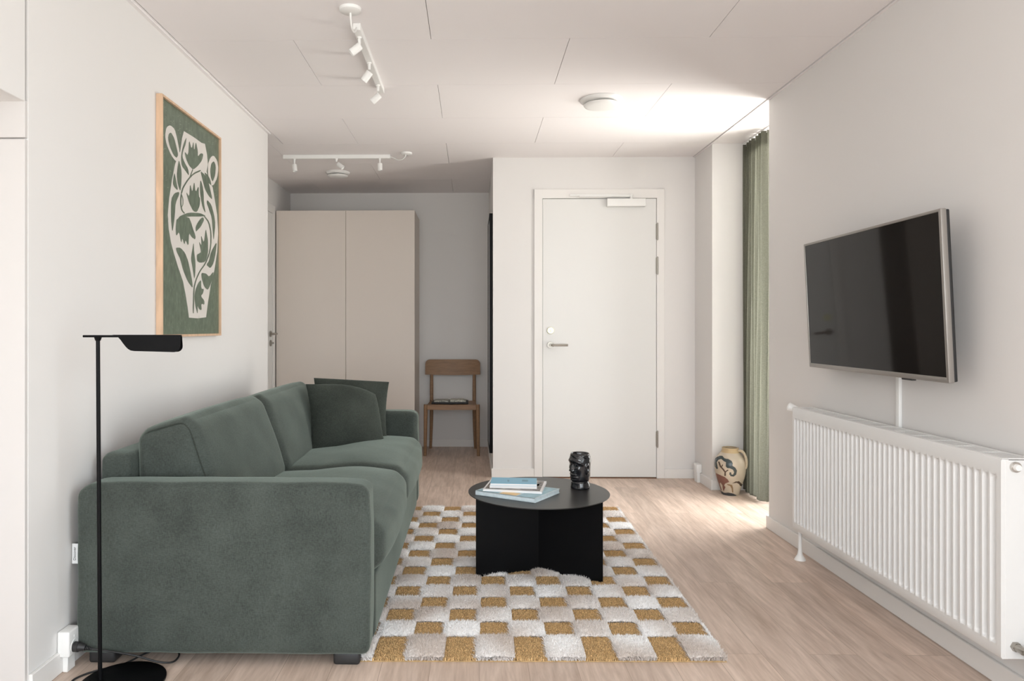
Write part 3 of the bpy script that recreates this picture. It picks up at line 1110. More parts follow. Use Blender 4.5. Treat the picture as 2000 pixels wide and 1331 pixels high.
# the shade: one sheet folded along its top ridge, both flaps hanging, round lower corners
bm = new()
prof = [(-1.150, 0.0), (-1.140, -0.002), (-1.131, -0.007), (-1.122, -0.016), (-1.113, -0.027), (-1.104, -0.037), (-1.096, -0.044), (-1.087, -0.0485), (-1.076, -0.050)]
prof += [(-0.950 + 0.020 * math.sin(a_), -0.031 - 0.020 * math.cos(a_)) for a_ in [math.radians(q) for q in range(0, 91, 10)]]
prof += [(-0.930, 0.0)]
for sgn in (-1, 1):
    def P3(x, d, off):
        # slight slope down along the length, flaps hang almost plumb
        zb = 1.1125 - 0.004 * (x + 1.15) / 0.22
        yb = sgn * (0.004 + (-d) * 0.16)
        return (x, 2.262 + yb + sgn * off, zb + d)
    vs_o = [bm.verts.new(P3(x, d, 0.0012)) for x, d in prof]
    vs_i = [bm.verts.new(P3(x, d, 0.0)) for x, d in prof]
    bm.faces.new(vs_o)
    bm.faces.new(vs_i)
    n_ = len(prof)
    for i in range(n_):
        bm.faces.new((vs_o[i], vs_o[(i + 1) % n_], vs_i[(i + 1) % n_], vs_i[i]))
box(bm, -1.150, -0.930, 2.2570, 2.2670, 1.1082, 1.1128, 0.001, 1)
obj('lamp_shade', bm, M['black'], lamp)
bm = new()
tube(bm, smoothpts([(-1.236, 2.215, 0.006), (-1.262, 2.225, 0.004), (-1.282, 2.265, 0.004), (-1.262, 2.310, 0.004), (-1.215, 2.350, 0.004), (-1.17, 2.385, 0.004), (-1.135, 2.46, 0.004), (-1.08, 2.50, 0.004), (-1.02, 2.46, 0.005), (-1.010, 2.39, 0.008), (-1.045, 2.354, 0.024), (-1.12, 2.350, 0.046), (-1.20, 2.344, 0.062), (-1.262, 2.338, 0.073)], 8), 0.0032, 8)
co = obj('power_cord', bm, M['blackplastic'], lamp, smooth=60)
bm = new()
cyl(bm, (-1.318, 2.338, 0.080), (-1.302, 2.338, 0.079), 0.0165, 0.0165, 20)
cyl(bm, (-1.302, 2.338, 0.079), (-1.280, 2.338, 0.077), 0.0150, 0.009, 20)
for k in range(5):
    xx = -1.283 + k * 0.005
    cyl(bm, (xx, 2.338, 0.0765 - k * 0.0007), (xx + 0.003, 2.338, 0.0762 - k * 0.0007), 0.0075 - k * 0.0006, None, 14)
obj('plug', bm, M['blackplastic'], co, smooth=40)

# ------------------------------------------------------------------ wall sockets
so = thing('wall_socket', 'white wall socket near the floor with a black plug in it, beside the sofa', 'socket', (L, 2.343, 0.05), group=None)
bm = new()
box(bm, L + 0.001, L + 0.042, 2.312, 2.378, 0.053, 0.137, 0.006, 3)
obj('housing', bm, M['white'], so, smooth=40)
bm = new()
lathe(bm, [(0.021, 0), (0.021, 0.003), (0.0195, 0.003), (0.0195, 0.0005), (0, 0.0005)], (0, 0, 0), 32)
bmesh.ops.rotate(bm, verts=bm.verts, cent=(0, 0, 0), matrix=Matrix.Rotation(math.radians(90), 3, 'Y'))
bmesh.ops.translate(bm, verts=bm.verts, vec=(L + 0.041, 2.343, 0.082))
box(bm, L + 0.041, L + 0.0435, 2.340, 2.346, 0.110, 0.118, 0.001, 1)
obj('face', bm, M['white'], so, smooth=40)
bm = new()
box(bm, L + 0.012, L + 0.030, 2.325, 2.370, 0.0, 0.053, 0.002, 1)
obj('cable_duct', bm, M['white'], so, smooth=40)

so = thing('wall_socket', 'small white wall socket box on the narrow wall beside the painted jug', 'socket', (R, 5.29, 0.02))
bm = new()
box(bm, R - 0.040, R - 0.001, 5.255, 5.335, 0.072, 0.135, 0.005, 2)
obj('housing', bm, M['white'], so, smooth=40)
bm = new()
box(bm, R - 0.034, R - 0.013, 5.262, 5.328, 0.0, 0.073, 0.002, 1)
obj('cable_duct', bm, M['white'], so)
bm = new()
cyl(bm, (R - 0.040, 5.295, 0.104), (R - 0.042, 5.295, 0.104), 0.019, None, 24)
obj('face', bm, M['white'], so)

# ------------------------------------------------------------------ radiator
rad = thing('radiator', 'long white ribbed panel radiator under the wall television', 'radiator', (1.62, 2.84, 0))
RX = 1.566
RY0, RY1, RZ0, RZ1 = 2.145, 3.525, 0.152, 0.748
nr = 41
pitch = (RY1 - RY0 - 0.030) / nr
ys = [RY0]
ds = [0.0]
Yl = []
Dl = []
Yl.append(RY0); Dl.append(0)
Yl.append(RY0 + 0.013); Dl.append(0)
for i in range(nr):
    y = RY0 + 0.015 + i * pitch
    for f, d in ((0.10, 0), (0.18, 0.5), (0.26, 1), (0.76, 1), (0.84, 0.5), (0.92, 0)):
        Yl.append(y + f * pitch); Dl.append(d)
Yl += [RY1 - 0.013, RY1]; Dl += [0, 0]
Yl = np.array(Yl); Dl = np.array(Dl)
zl = np.concatenate([[RZ0, RZ0 + 0.006, RZ0 + 0.03], np.linspace(RZ0 + 0.036, RZ0 + 0.062, 6), [0.3, 0.5], np.linspace(RZ1 - 0.082, RZ1 - 0.052, 6), [RZ1 - 0.045, RZ1 - 0.008, RZ1 - 0.002]])
zf = np.clip((zl - (RZ0 + 0.036)) / 0.022, 0, 1) * np.clip(((RZ1 - 0.052) - zl) / 0.026, 0, 1)
zf = np.sqrt(np.clip(1 - (1 - zf) ** 2, 0, 1))
YY, ZZ = np.meshgrid(Yl, zl, indexing='ij')
XX = RX + 0.0125 * Dl[:, None] * zf[None, :]
# rolled outer edges
XX[:, 0] += 0.004; XX[:, -1] += 0.004
V = np.stack([XX, YY, ZZ], -1).reshape(-1, 3)
V2 = V.copy(); V2[:, 0] = RX + 0.0225
F = gridfaces(len(Yl), len(zl))
ny, nz = len(Yl), len(zl)
rim = []
N = len(V)


def vi(i, j): return i * nz + j


for i in range(ny - 1):
    rim.append((vi(i, 0), vi(i + 1, 0), N + vi(i + 1, 0), N + vi(i, 0)))
    rim.append((vi(i + 1, nz - 1), vi(i, nz - 1), N + vi(i, nz - 1), N + vi(i + 1, nz - 1)))
for j in range(nz - 1):
    rim.append((vi(0, j + 1), vi(0, j), N + vi(0, j), N + vi(0, j + 1)))
    rim.append((vi(ny - 1, j), vi(ny - 1, j + 1), N + vi(ny - 1, j + 1), N + vi(ny - 1, j)))
me = grid_mesh('front_panel', np.concatenate([V, V2]), np.concatenate([F, np.array(rim), F[:, ::-1] + N]), smooth=False)
link('front_panel', me, M['enamel'], rad, smooth=50)
bm = new()
box(bm, 1.640, 1.660, RY0 + 0.01, RY1 - 0.01, RZ0 + 0.004, RZ1 - 0.02, 0.003, 1)
box(bm, 1.600, 1.632, RY0 + 0.03, RY1 - 0.03, RZ0 + 0.02, RZ1 - 0.04)
obj('back_panel', bm, M['enamel'], rad)
for ya, yb in ((RY0 - 0.0005, RY0 + 0.002), (RY1 - 0.002, RY1 + 0.0005)):
    bm = new()
    box(bm, RX + 0.012, 1.662, ya, yb, RZ0, RZ1 - 0.006, 0.0008, 1)
    obj('side_panel', bm, M['enamel'], rad)
bm = new()
zt = RZ1
box(bm, RX + 0.003, RX + 0.020, RY0, RY1, zt - 0.004, zt, 0.001, 1)
box(bm, 1.650, 1.664, RY0, RY1, zt - 0.004, zt, 0.001, 1)
ng = 12
for i in range(ng + 1):
    y = RY0 + (RY1 - RY0 - 0.014) * i / ng
    box(bm, RX + 0.018, 1.652, y, y + 0.014, zt - 0.004, zt - 0.0003, 0.0008, 1)
for i in range(ng):
    y = RY0 + (RY1 - RY0 - 0.014) * i / ng + 0.014
    y2 = RY0 + (RY1 - RY0 - 0.014) * (i + 1) / ng
    for q in range(7):
        xx = RX + 0.024 + q * 0.0095
        box(bm, xx, xx + 0.0058, y, y2, zt - 0.006, zt - 0.0015)
obj('top_grille', bm, M['enamel'], rad)
# thermostat head at the far end
bm = new()
cyl(bm, (1.615, RY1, 0.715), (1.615, RY1 + 0.03, 0.715), 0.010, None, 18)
cyl(bm, (1.615, RY1 + 0.022, 0.715), (1.600, RY1 + 0.030, 0.730), 0.012, None, 18)
obj('valve', bm, M['chrome'], rad, smooth=40)
bm = new()
A = Vector((1.612, RY1 + 0.030, 0.722)); dv = Vector((-0.75, 0.42, 0.42)).normalized()
for a0, a1, r0, r1 in ((0, 0.008, 0.015, 0.017), (0.008, 0.012, 0.014, 0.014), (0.012, 0.052, 0.0185, 0.021), (0.052, 0.058, 0.021, 0.015)):
    cyl(bm, A + dv * a0, A + dv * a1, r0, r1, 28)
obj('thermostat_head', bm, M['white'], rad, smooth=40)
# bleed fitting and lower pipe valve on the near end
bm = new()
cyl(bm, (1.607, RY0 - 0.001, 0.722), (1.607, RY0 - 0.007, 0.722), 0.0165, 0.0155, 28)
obj('bleed_ring', bm, M['chrome'], rad, smooth=40)
bm = new()
cyl(bm, (1.607, RY0 - 0.006, 0.722), (1.607, RY0 - 0.016, 0.722), 0.0105, 0.009, 20)
cyl(bm, (1.607, RY0 - 0.016, 0.722), (1.607, RY0 - 0.0165, 0.722), 0.003, None, 8)
obj('bleed_cap', bm, M['white'], rad, smooth=40)
bm = new()
cyl(bm, (1.607, RY0, 0.190), (1.607, RY0 - 0.012, 0.190), 0.015, 0.014, 6)
cyl(bm, (1.607, RY0 - 0.010, 0.190), (1.607, RY0 - 0.046, 0.190), 0.0115, 0.0115, 24)
cyl(bm, (1.600, RY0 - 0.036, 0.190), (1.652, RY0 - 0.036, 0.190), 0.0105, 0.0105, 24)
cyl(bm, (1.634, RY0 - 0.036, 0.195), (1.634, RY0 - 0.036, 0.145), 0.012, 0.010, 6)
obj('pipe_valve', bm, M['steel'], rad, smooth=35)
bm = new()
tube(bm, [(1.634, RY0 - 0.036, 0.15), (1.634, RY0 - 0.036, 0.0)], 0.0065, 14)
obj('pipe', bm, M['steel'], rad, smooth=40)
for fy in (3.52,):
    bm = new()
    lathe(bm, [(0, 0), (0.026, 0), (0.026, 0.003), (0.020, 0.014), (0.0125, 0.026), (0.009, 0.045), (0.0085, RZ0 + 0.01), (0, RZ0 + 0.01)], (1.600 if fy > 3 else 1.615, fy, 0), 28)
    obj('foot', bm, M['white'], rad, smooth=40)

# ------------------------------------------------------------------ television
tv = thing('television', 'flat wall television with silver bezel and dark glossy screen', 'television', (1.556, 2.874, 1.240), (0, math.radians(-2.75), math.radians(-1.2)))
hw, hh = 0.508, 0.288


def tvbox(bm, x0, x1, y0, y1, z0, z1, b=0.0):
    box(bm, x0, x1, y0, y1, z0, z1, b, 2)


bm = new()
tvbox(bm, 0.000, 0.020, -hw, -hw + 0.014, -hh, hh, 0.0035)
tvbox(bm, 0.000, 0.020, hw - 0.010, hw, -hh, hh, 0.003)
tvbox(bm, 0.000, 0.020, -hw + 0.005, hw - 0.005, hh - 0.010, hh, 0.0025)
tvbox(bm, 0.000, 0.020, -hw + 0.005, hw - 0.005, -hh, -hh + 0.019, 0.0035)
obj('bezel', bm, M['silver'], tv, world=False, smooth=40)
bm = new()
tvbox(bm, 0.0032, 0.012, -hw + 0.012, hw - 0.008, -hh + 0.016, hh - 0.008)
obj('screen', bm, M['screen'], tv, world=False)
bm = new()
tvbox(bm, 0.018, 0.032, -hw + 0.003, hw - 0.003, -hh + 0.003, hh - 0.003, 0.004)
tvbox(bm, 0.030, 0.056, -0.30, 0.30, -0.22, 0.15, 0.010)
obj('back_housing', bm, M['blackplastic'], tv, world=False, smooth=40)
bm = new()
tvbox(bm, 0.002, 0.018, -0.30, -0.235, -hh - 0.006, -hh + 0.002, 0.002)
obj('sensor', bm, M['blackplastic'], tv, world=False)
bm = new()
tvbox(bm, 0.055, 0.080, -0.16, -0.12, -0.10, 0.10)
tvbox(bm, 0.055, 0.080, 0.12, 0.16, -0.10, 0.10)
tvbox(bm, 0.076, 0.112, -0.2, 0.2, -0.06, 0.06)
obj('wall_bracket', bm, M['black'], tv, world=False)

bm = new()
box(bm, R - 0.014, R - 0.0005, 2.818, 2.842, 0.10, 1.12, 0.003, 2)
cc = obj('cable_cover', bm, M['white'], None, smooth=40, loc=(R - 0.01, 2.83, 0.1))
tag(cc, 'slim white cable cover running down the wall below the television', 'cable cover')

# ------------------------------------------------------------------ wardrobe
wa = thing('wardrobe', 'tall plain beige-white wardrobe with two doors at the back of the hall', 'wardrobe', (-1.13, 6.55, 0))
WX0, WX1, WY = HL + 0.018, -0.512, 6.272
bm = new()
box(bm, WX0, WX1, WY + 0.02, B - 0.005, 0, 2.172, 0.001, 1)
obj('body', bm, M['ward'], wa)
wm_ = -1.1195
for a, b_ in ((WX0 - 0.002, wm_ - 0.0012), (wm_ + 0.0012, WX1)):
    bm = new()
    box(bm, a, b_, WY, WY + 0.019, 0.05, 2.172, 0.0012, 1)
    obj('door', bm, M['ward'], wa)
bm = new()
box(bm, WX0 + 0.01, WX1 - 0.01, WY + 0.018, WY + 0.0205, 0.05, 2.165)
obj('door_gap', bm, M['dark'], wa)

# ------------------------------------------------------------------ wall mirror in the hall
mi_ = thing('wall_mirror', 'tall black framed mirror on the hall wall seen almost edge-on', 'mirror', (0.153, 5.80, 0.165))
bm = new()
mz0, mz1, my0, my1 = 0.170, 2.020, 5.50, 6.10
box(bm, 0.128, 0.1525, my0, my0 + 0.014, mz0, mz1, 0.001, 1)
box(bm, 0.128, 0.1525, my1 - 0.014, my1, mz0, mz1, 0.001, 1)
box(bm, 0.128, 0.1525, my0 + 0.014, my1 - 0.014, mz0, mz0 + 0.014, 0.001, 1)
box(bm, 0.128, 0.1525, my0 + 0.014, my1 - 0.014, mz1 - 0.014, mz1, 0.001, 1)
obj('frame', bm, M['black'], mi_)
bm = new()
box(bm, 0.131, 0.150, my0 + 0.013, my1 - 0.013, mz0 + 0.013, mz1 - 0.013)
obj('mirror_pane', bm, M['mirror'], mi_)
# ------------------------------------------------------------------ chair
ch = thing('dining_chair', 'oiled oak dining chair with curved backrest at the end of the hall', 'chair', (-0.187, 6.50, 0))
XL, XR = -0.418, 0.043
YF, YB = 6.335, 6.715
zs = 0.452
for x0_, x1_ in ((XL, XL - 0.006), (XR, XR + 0.006)):
    bm = new()
    cyl(bm, (x0_, YF, zs + 0.004), (x1_, YF - 0.004, 0), 0.0185, 0.0135, 20)
    obj('leg', bm, M['chair'], ch, smooth=40)
xb0, xb1 = XL + 0.030, XR - 0.030
for x0_, s_ in ((xb0, 1), (xb1, -1)):
    bm = new()
    tube(bm, smoothpts([(x0_ - s_ * 0.010, YB + 0.012, 0), (x0_ - s_ * 0.002, YB, 0.25), (x0_, YB - 0.008, 0.45), (x0_, YB + 0.006, 0.62), (x0_, YB + 0.045, 0.80)], 6), [0.0125, 0.013, 0.0135, 0.014, 0.0145, 0.015, 0.0155, 0.016, 0.0165, 0.0165, 0.0165, 0.0165, 0.0165, 0.0165, 0.0165, 0.0165, 0.016, 0.016, 0.0155, 0.015, 0.015, 0.0145, 0.0145, 0.014, 0.0135], 18)
    obj('leg', bm, M['chair'], ch, smooth=40)
bm = new()
box(bm, XL + 0.012, XR - 0.012, YF - 0.010, YF + 0.012, 0.408, 0.448, 0.002, 1)
box(bm, XL + 0.02, XL + 0.04, YF + 0.01, YB - 0.01, 0.408, 0.446, 0.002, 1)
box(bm, XR - 0.04, XR - 0.02, YF + 0.01, YB - 0.01, 0.408, 0.446, 0.002, 1)
box(bm, xb0, xb1, YB - 0.018, YB, 0.408, 0.446, 0.002, 1)
obj('seat_frame', bm, M['chair'], ch)
# seat: gently dished board
n1, n2 = 24, 20
U, Vg = np.meshgrid(np.linspace(0, 1, n1), np.linspace(0, 1, n2), indexing='ij')
wv = (XR - XL - 0.02) / 2
xx = (XL + XR) / 2 + (2 * U - 1) * (wv - 0.012 * Vg)
yy = YF - 0.008 + Vg * (YB - YF - 0.006)
zz = zs + 0.001 - 0.006 * np.sin(U * math.pi) * np.sin(np.clip(Vg, 0, 1) * math.pi) + 0.0 * U
top = np.stack([xx, yy, zz], -1).reshape(-1, 3)
bot = top.copy(); bot[:, 2] = zs - 0.012
F = gridfaces(n1, n2)
N = len(top)
rim = []
for i in range(n1 - 1):
    rim.append((i * n2, (i + 1) * n2, N + (i + 1) * n2, N + i * n2)); rim.append(((i + 1) * n2 + n2 - 1, i * n2 + n2 - 1, N + i * n2 + n2 - 1, N + (i + 1) * n2 + n2 - 1))
for j in range(n2 - 1):
    rim.append((j + 1, j, N + j, N + j + 1)); a_ = (n1 - 1) * n2
    rim.append((a_ + j, a_ + j + 1, N + a_ + j + 1, N + a_ + j))
me = grid_mesh('seat', np.concatenate([top, bot]), np.concatenate([F, np.array(rim), F[:, ::-1] + N]), smooth=False)
link('seat', me, M['chair'], ch, smooth=40)
# backrest: curved board with rounded upper corners
nu_, nv_ = 40, 16
bw = (0.069 + 0.448) / 2
cxb = (0.069 - 0.448) / 2
Ul = np.sin(np.linspace(-1, 1, nu_) * math.pi / 2)
Vl = np.linspace(0, 1, nv_)
rows = []
for side in (0, 1):
    P = []
    for u in Ul:
        au = abs(u) * bw
        rc = 0.042
        ed = max(0, au - (bw - rc))
        ztop = 0.838 - (rc - math.sqrt(max(rc * rc - ed * ed, 0)))
        zbot = 0.690 + 0.004 * u * u * 2
        for v in Vl:
            z = zbot + (ztop - zbot) * v
            y = YB - 0.002 + 0.040 * (1 - (u) ** 2) + (z - 0.69) * 0.20 + (0.0 if side == 0 else 0.012) - 0.012
            P.append((cxb + u * bw, y, z))
    rows.append(np.array(P))
F = gridfaces(nu_, nv_)
N = nu_ * nv_
rim = []
for i in range(nu_ - 1):
    rim.append((i * nv_, (i + 1) * nv_, N + (i + 1) * nv_, N + i * nv_)); rim.append(((i + 1) * nv_ + nv_ - 1, i * nv_ + nv_ - 1, N + i * nv_ + nv_ - 1, N + (i + 1) * nv_ + nv_ - 1))
for j in range(nv_ - 1):
    rim.append((j + 1, j, N + j, N + j + 1)); a_ = (nu_ - 1) * nv_
    rim.append((a_ + j, a_ + j + 1, N + a_ + j + 1, N + a_ + j))
me = grid_mesh('backrest', np.concatenate(rows), np.concatenate([F, np.array(rim), F[:, ::-1] + N]), smooth=False)
link('backrest', me, M['chair'], ch, smooth=40)
# things on the chair
bm = new()
box(bm, -0.372, -0.042, 6.40, 6.63, 0.4535, 0.467, 0.003, 2)
o = obj('folder', bm, M['blackplastic'], None, smooth=40, loc=(-0.207, 6.515, 0.4535))
tag(o, 'thin black folder lying on the wooden chair seat', 'folder')
bm = new()
box(bm, -0.350, -0.215, 6.42, 6.60, 0.4685, 0.476, 0.002, 1)
box(bm, -0.345, -0.225, 6.425, 6.595, 0.4765, 0.480, 0.001, 1)
o = obj('magazine', bm, M['news'], None, loc=(-0.28, 6.51, 0.4685))
tag(o, 'folded printed magazine on the left of the black folder on the chair', 'magazine')
bm = new()
box(bm, -0.210, -0.062, 6.43, 6.61, 0.4685, 0.4775, 0.002, 1)
box(bm, -0.200, -0.080, 6.44, 6.60, 0.478, 0.484, 0.001, 1)
o = obj('magazine', bm, mat('newsprint_light', (205, 203, 190), 0.7, var=0.5, vscale=60), None, loc=(-0.136, 6.52, 0.4685))
tag(o, 'pale printed magazine on the right of the black folder on the chair', 'magazine')

# ------------------------------------------------------------------ coffee table
TX, TY, TZ, TR = 0.304, 3.314, 0.3776, 0.325
ct = thing('coffee_table', 'round black metal coffee table with folded sheet base on the checked rug', 'coffee table', (TX, TY, 0))
bm = new()
lathe(bm, [(0, TZ - 0.004), (TR - 0.001, TZ - 0.004), (TR, TZ - 0.003), (TR, TZ - 0.001), (TR - 0.001, TZ), (0, TZ)], (TX, TY, 0), 128)
obj('tabletop', bm, M['tabletop'], ct, smooth=30)


def bent(ends, shift):
    bm = new()
    pts = [Vector((TX + ends[0][0], TY + ends[0][1], 0)), Vector((TX + shift[0], TY + shift[1], 0)), Vector((TX + ends[1][0], TY + ends[1][1], 0))]
    th = 0.0025
    bis = (((pts[0] - pts[1]).normalized() + (pts[2] - pts[1]).normalized())).normalized()
    outl = []
    for sg in (-1, 1):
        for i in (0, 1, 2) if sg < 0 else (2, 1, 0):
            if i == 1:
                outl.append(pts[1] + bis * sg * th)
            else:
                d = (pts[i] - pts[1]).normalized()
                nrm = Vector((-d.y, d.x, 0))
                if nrm.dot(bis) < 0:
                    nrm = -nrm
                outl.append(pts[i] + nrm * sg * th / 2)
    prism(bm, [(p.x, p.y) for p in outl], lambda u, v, d: (u, v, d), 0.008, TZ - 0.004)
    return bm


obj('base_panel', bent(((-0.290, -0.099), (0.268, -0.163)), (0.0, -0.004)), M['black'], ct)
obj('base_panel', bent(((0.290, 0.099), (-0.268, 0.163)), (0.0, 0.004)), M['black'], ct)


# ------------------------------------------------------------------ books on the table
def book(name, label, quad, z0, th, cover, pages, cov=0.002, hard=True, extra=None):
    """quad: four corners in order front-left, front-right, back-right, back-left"""
    c = sum((Vector((q[0], q[1], 0)) for q in quad), Vector()) / 4
    t_ = thing(name, label, 'book' if name != 'magazine' else 'magazine', (c.x, c.y, z0))
    inset = 0.003 if hard else 0.0006

    def ins(p, d):
        v = Vector((p[0], p[1], 0)) - c
        return (c + v * (1 - d / v.length))
    bm = new()
    q2 = [ins(p, inset) for p in quad]
    prism(bm, [(p.x, p.y) for p in q2], lambda u, v, d: (u, v, d), z0 + cov, z0 + th - cov)
    obj('pages', bm, pages, t_)
    bm = new()
    prism(bm, quad, lambda u, v, d: (u, v, d), z0, z0 + cov)
    prism(bm, quad, lambda u, v, d: (u, v, d), z0 + th - cov, z0 + th)
    if hard:   # spine along the front-left -> front-right edge
        a, b_ = Vector((*quad[0], 0)), Vector((*quad[1], 0))
        inw = (Vector((*quad[3], 0)) - a).normalized() * cov
        prism(bm, [(a.x, a.y), (b_.x, b_.y), (b_.x + inw.x, b_.y + inw.y), (a.x + inw.x, a.y + inw.y)], lambda u, v, d: (u, v, d), z0, z0 + th)
    if extra:
        extra(bm, quad, z0 + th)
    return t_, bm


def bilin(quad, u, v):
    a, b_, c, d = [Vector((*q, 0)) for q in quad]
    return (a * (1 - u) + b_ * u) * (1 - v) + (d * (1 - u) + c * u) * v


def patch(bm, quad, z, u0, u1, v0, v1, mi):
    ps = [bilin(quad, u0, v0), bilin(quad, u1, v0), bilin(quad, u1, v1), bilin(quad, u0, v1)]
    f = bm.faces.new([bm.verts.new((p.x, p.y, z + 0.0003)) for p in ps])
    f.material_index = mi


qa = [(0.012, 3.235), (0.268, 3.086), (0.398, 3.278), (0.142, 3.427)]
t_, bm = book('book', 'large pale blue hardcover book at the bottom of the pile on the table', qa, TZ + 0.0005, 0.020, M['palecover'], M['palecover'], 0.0025,
              extra=lambda bm, q, z: (patch(bm, q, z, .40, .68, 0.02, .22, 1), patch(bm, q, z, .70, .985, .015, .98, 2), patch(bm, q, z, 0.015, .38, .015, .98, 2), patch(bm, q, z, .40, .68, .24, .98, 2)))
obj('cover', bm, [M['palecover'], M['orange'], M['paleblue']], t_)
qb = [(0.045, 3.222), (0.306, 3.170), (0.350, 3.392), (0.089, 3.444)]
t_, bm = book('magazine', 'magazine with a black and white cover photo, above the large pale blue book', qb, TZ + 0.0210, 0.009, M['paper'], M['paper'], 0.0006, hard=False,
              extra=lambda bm, q, z: (patch(bm, q, z, .03, .96, .05, .97, 1), patch(bm, q, z, .80, .90, .50, .70, 0)))
obj('cover', bm, [M['paper'], M['magbw']], t_)
qc = [(0.076, 3.244), (0.289, 3.226), (0.302, 3.352), (0.092, 3.368)]
t_, bm = book('book', 'thin white paperback between the black and white magazine and the blue book', qc, TZ + 0.0305, 0.0115, M['paper'], M['paper'], 0.0008, hard=False)
obj('cover', bm, M['white'], t_)
qd = [(0.079, 3.240), (0.288, 3.224), (0.300, 3.353), (0.090, 3.369)]


def bluetext(bm, q, z):
    r_ = random.Random(2)
    for row, v in enumerate((.62, .54, .46, .38)):
        u = 0.68
        while u < 0.80:
            w_ = r_.uniform(.008, .02)
            patch(bm, q, z, u, u + w_, v, v + 0.045, 1)
            u += w_ + 0.006
    for v in (.55, .45, .35):
        patch(bm, q, z, .36, .362 + .012, v, v + .06, 1)
        patch(bm, q, z, .385, .395, v - .05, v + .05, 1)


t_, bm = book('book', 'light blue paperback on top of the pile of books', qd, TZ + 0.0425, 0.010, M['blue'], M['paper'], 0.0010, hard=False, extra=bluetext)
obj('cover', bm, [M['blue'], M['ink']], t_)

# ------------------------------------------------------------------ black head-shaped cup
CX, CY = 0.507, 3.385
nt, nzv = 160, 130
th_ = np.linspace(0, 2 * np.pi, nt, endpoint=False)
zz_ = np.linspace(0, 1, nzv)
T_, Z_ = np.meshgrid(th_, zz_, indexing='ij')
Hc = 0.158


def gs(x, s): return np.exp(-(x / s) ** 2)


zm = Z_ * Hc
prof_z = np.array([0, .004, .012, .022, .030, .036, .045, .060, .085, .105, .125, .140, .150, .158, .163])
prof_r = np.array([.0430, .0455, .0445, .0425, .0420, .0425, .0455, .0475, .0480, .0485, .0500, .0495, .0475, .0460, .0450])
rad_ = np.interp(zm, prof_z, prof_r)
A_ = (T_ + np.pi) % (2 * np.pi) - np.pi       # angle from the nose
fd_ = np.zeros_like(rad_)
fd_ += 0.0065 * gs(zm - 0.134 + 0.010 * (A_ / 1.0) ** 2, 0.008) * (1 / (1 + (np.abs(A_) / 1.05) ** 8))      # brow
fd_ -= 0.0085 * (gs(A_ - 0.42, 0.24) + gs(A_ + 0.42, 0.24)) * gs(zm - 0.116, 0.012)                       # sockets
fd_ += 0.0045 * (gs(A_ - 0.42, 0.16) + gs(A_ + 0.42, 0.16)) * gs(zm - 0.114, 0.006)                       # eyelids
nose = np.clip((0.130 - zm) / 0.050, 0, 1) * (zm > 0.078) * 1.0
nose = nose * (1 / (1 + np.exp(-(zm - 0.082) / 0.0015)))
fd_ += 0.0125 * nose * gs(A_, 0.15 + 0.10 * nose)                                                         # nose
fd_ += 0.0045 * (gs(A_ - 0.19, 0.09) + gs(A_ + 0.19, 0.09)) * gs(zm - 0.086, 0.006)                        # nostrils
fd_ += 0.0060 * gs(A_, 0.40) * (gs(zm - 0.068, 0.0045) + 0.9 * gs(zm - 0.056, 0.0045)) - 0.004 * gs(A_, 0.36) * gs(zm - 0.062, 0.0028)   # lips
fd_ += 0.0050 * gs(A_, 0.38) * gs(zm - 0.042, 0.006)                                                       # chin
fd_ += 0.0035 * (gs(A_ - 0.75, 0.22) + gs(A_ + 0.75, 0.22)) * gs(zm - 0.096, 0.012)                        # cheekbones
fd_ -= 0.0030 * (gs(A_ - 0.72, 0.22) + gs(A_ + 0.72, 0.22)) * gs(zm - 0.066, 0.014)
for s_ in (-1, 1):
    ra = np.sqrt(((A_ - s_ * 1.65) / 0.20) ** 2 + ((zm - 0.098) / 0.021) ** 2)
    fd_ += 0.0070 * gs(ra - 0.85, 0.35)                                                                    # ears
fd_ -= 0.0035 * gs(zm - 0.034, 0.0035)                                                                     # collar groove
fd_ += 0.0008 * np.sin(9 * T_ + 40 * zm * 10) * gs(zm - 0.15, 0.01)
fd_ += 0.0014 * np.sin(5 * T_ + 2) * gs(zm - 0.015, 0.012)
Rr = rad_ + fd_
phi = math.radians(-90 - 62)                    # nose points forward-left of the camera
X_ = CX + Rr * np.cos(T_ + phi)
Y_ = CY + Rr * np.sin(T_ + phi)
outer = np.stack([X_, Y_, TZ + 0.0005 + zm], -1).reshape(-1, 3)
V = [outer]
F = [gridfaces(nt, nzv, True)]
inn_r = [0.0425, 0.040, 0.039, 0.038, 0.036, 0.0]
inn_z = [0.1655, 0.163, 0.150, 0.090, 0.014, 0.012]
I_ = np.zeros((nt, 6, 3))
for k_, (r_, z_) in enumerate(zip(inn_r, inn_z)):
    r_ = max(r_, 0.0005)
    I_[:, k_, 0] = CX + r_ * np.cos(th_ + phi); I_[:, k_, 1] = CY + r_ * np.sin(th_ + phi); I_[:, k_, 2] = TZ + 0.0005 + z_
N = len(outer)
F.append(gridfaces(nt, 6, True) + N)
brg = np.array([(i * nzv + nzv - 1, ((i + 1) % nt) * nzv + nzv - 1, N + ((i + 1) % nt) * 6, N + i * 6) for i in range(nt)])
V.append(I_.reshape(-1, 3)); F.append(brg)
me = grid_mesh('head_cup', np.concatenate(V), np.concatenate(F))
o = link('head_cup', me, M['blackgloss'], None, smooth='all', loc=(CX, CY, TZ))
tag(o, 'glossy black ceramic cup shaped like a head with a face, on the round black table', 'cup')

# ------------------------------------------------------------------ checked shag rug
rug = thing('rug', 'tan and white checked shag rug under the round black table', 'rug', (0.24, 3.43, 0))


def aff(P):
    P = P.copy()
    x, y = P[:, 0].copy(), P[:, 1].copy()
    P[:, 0] = x + 0.022 * (y - 2.43)
    P[:, 1] = y + 0.015 * x
    return P


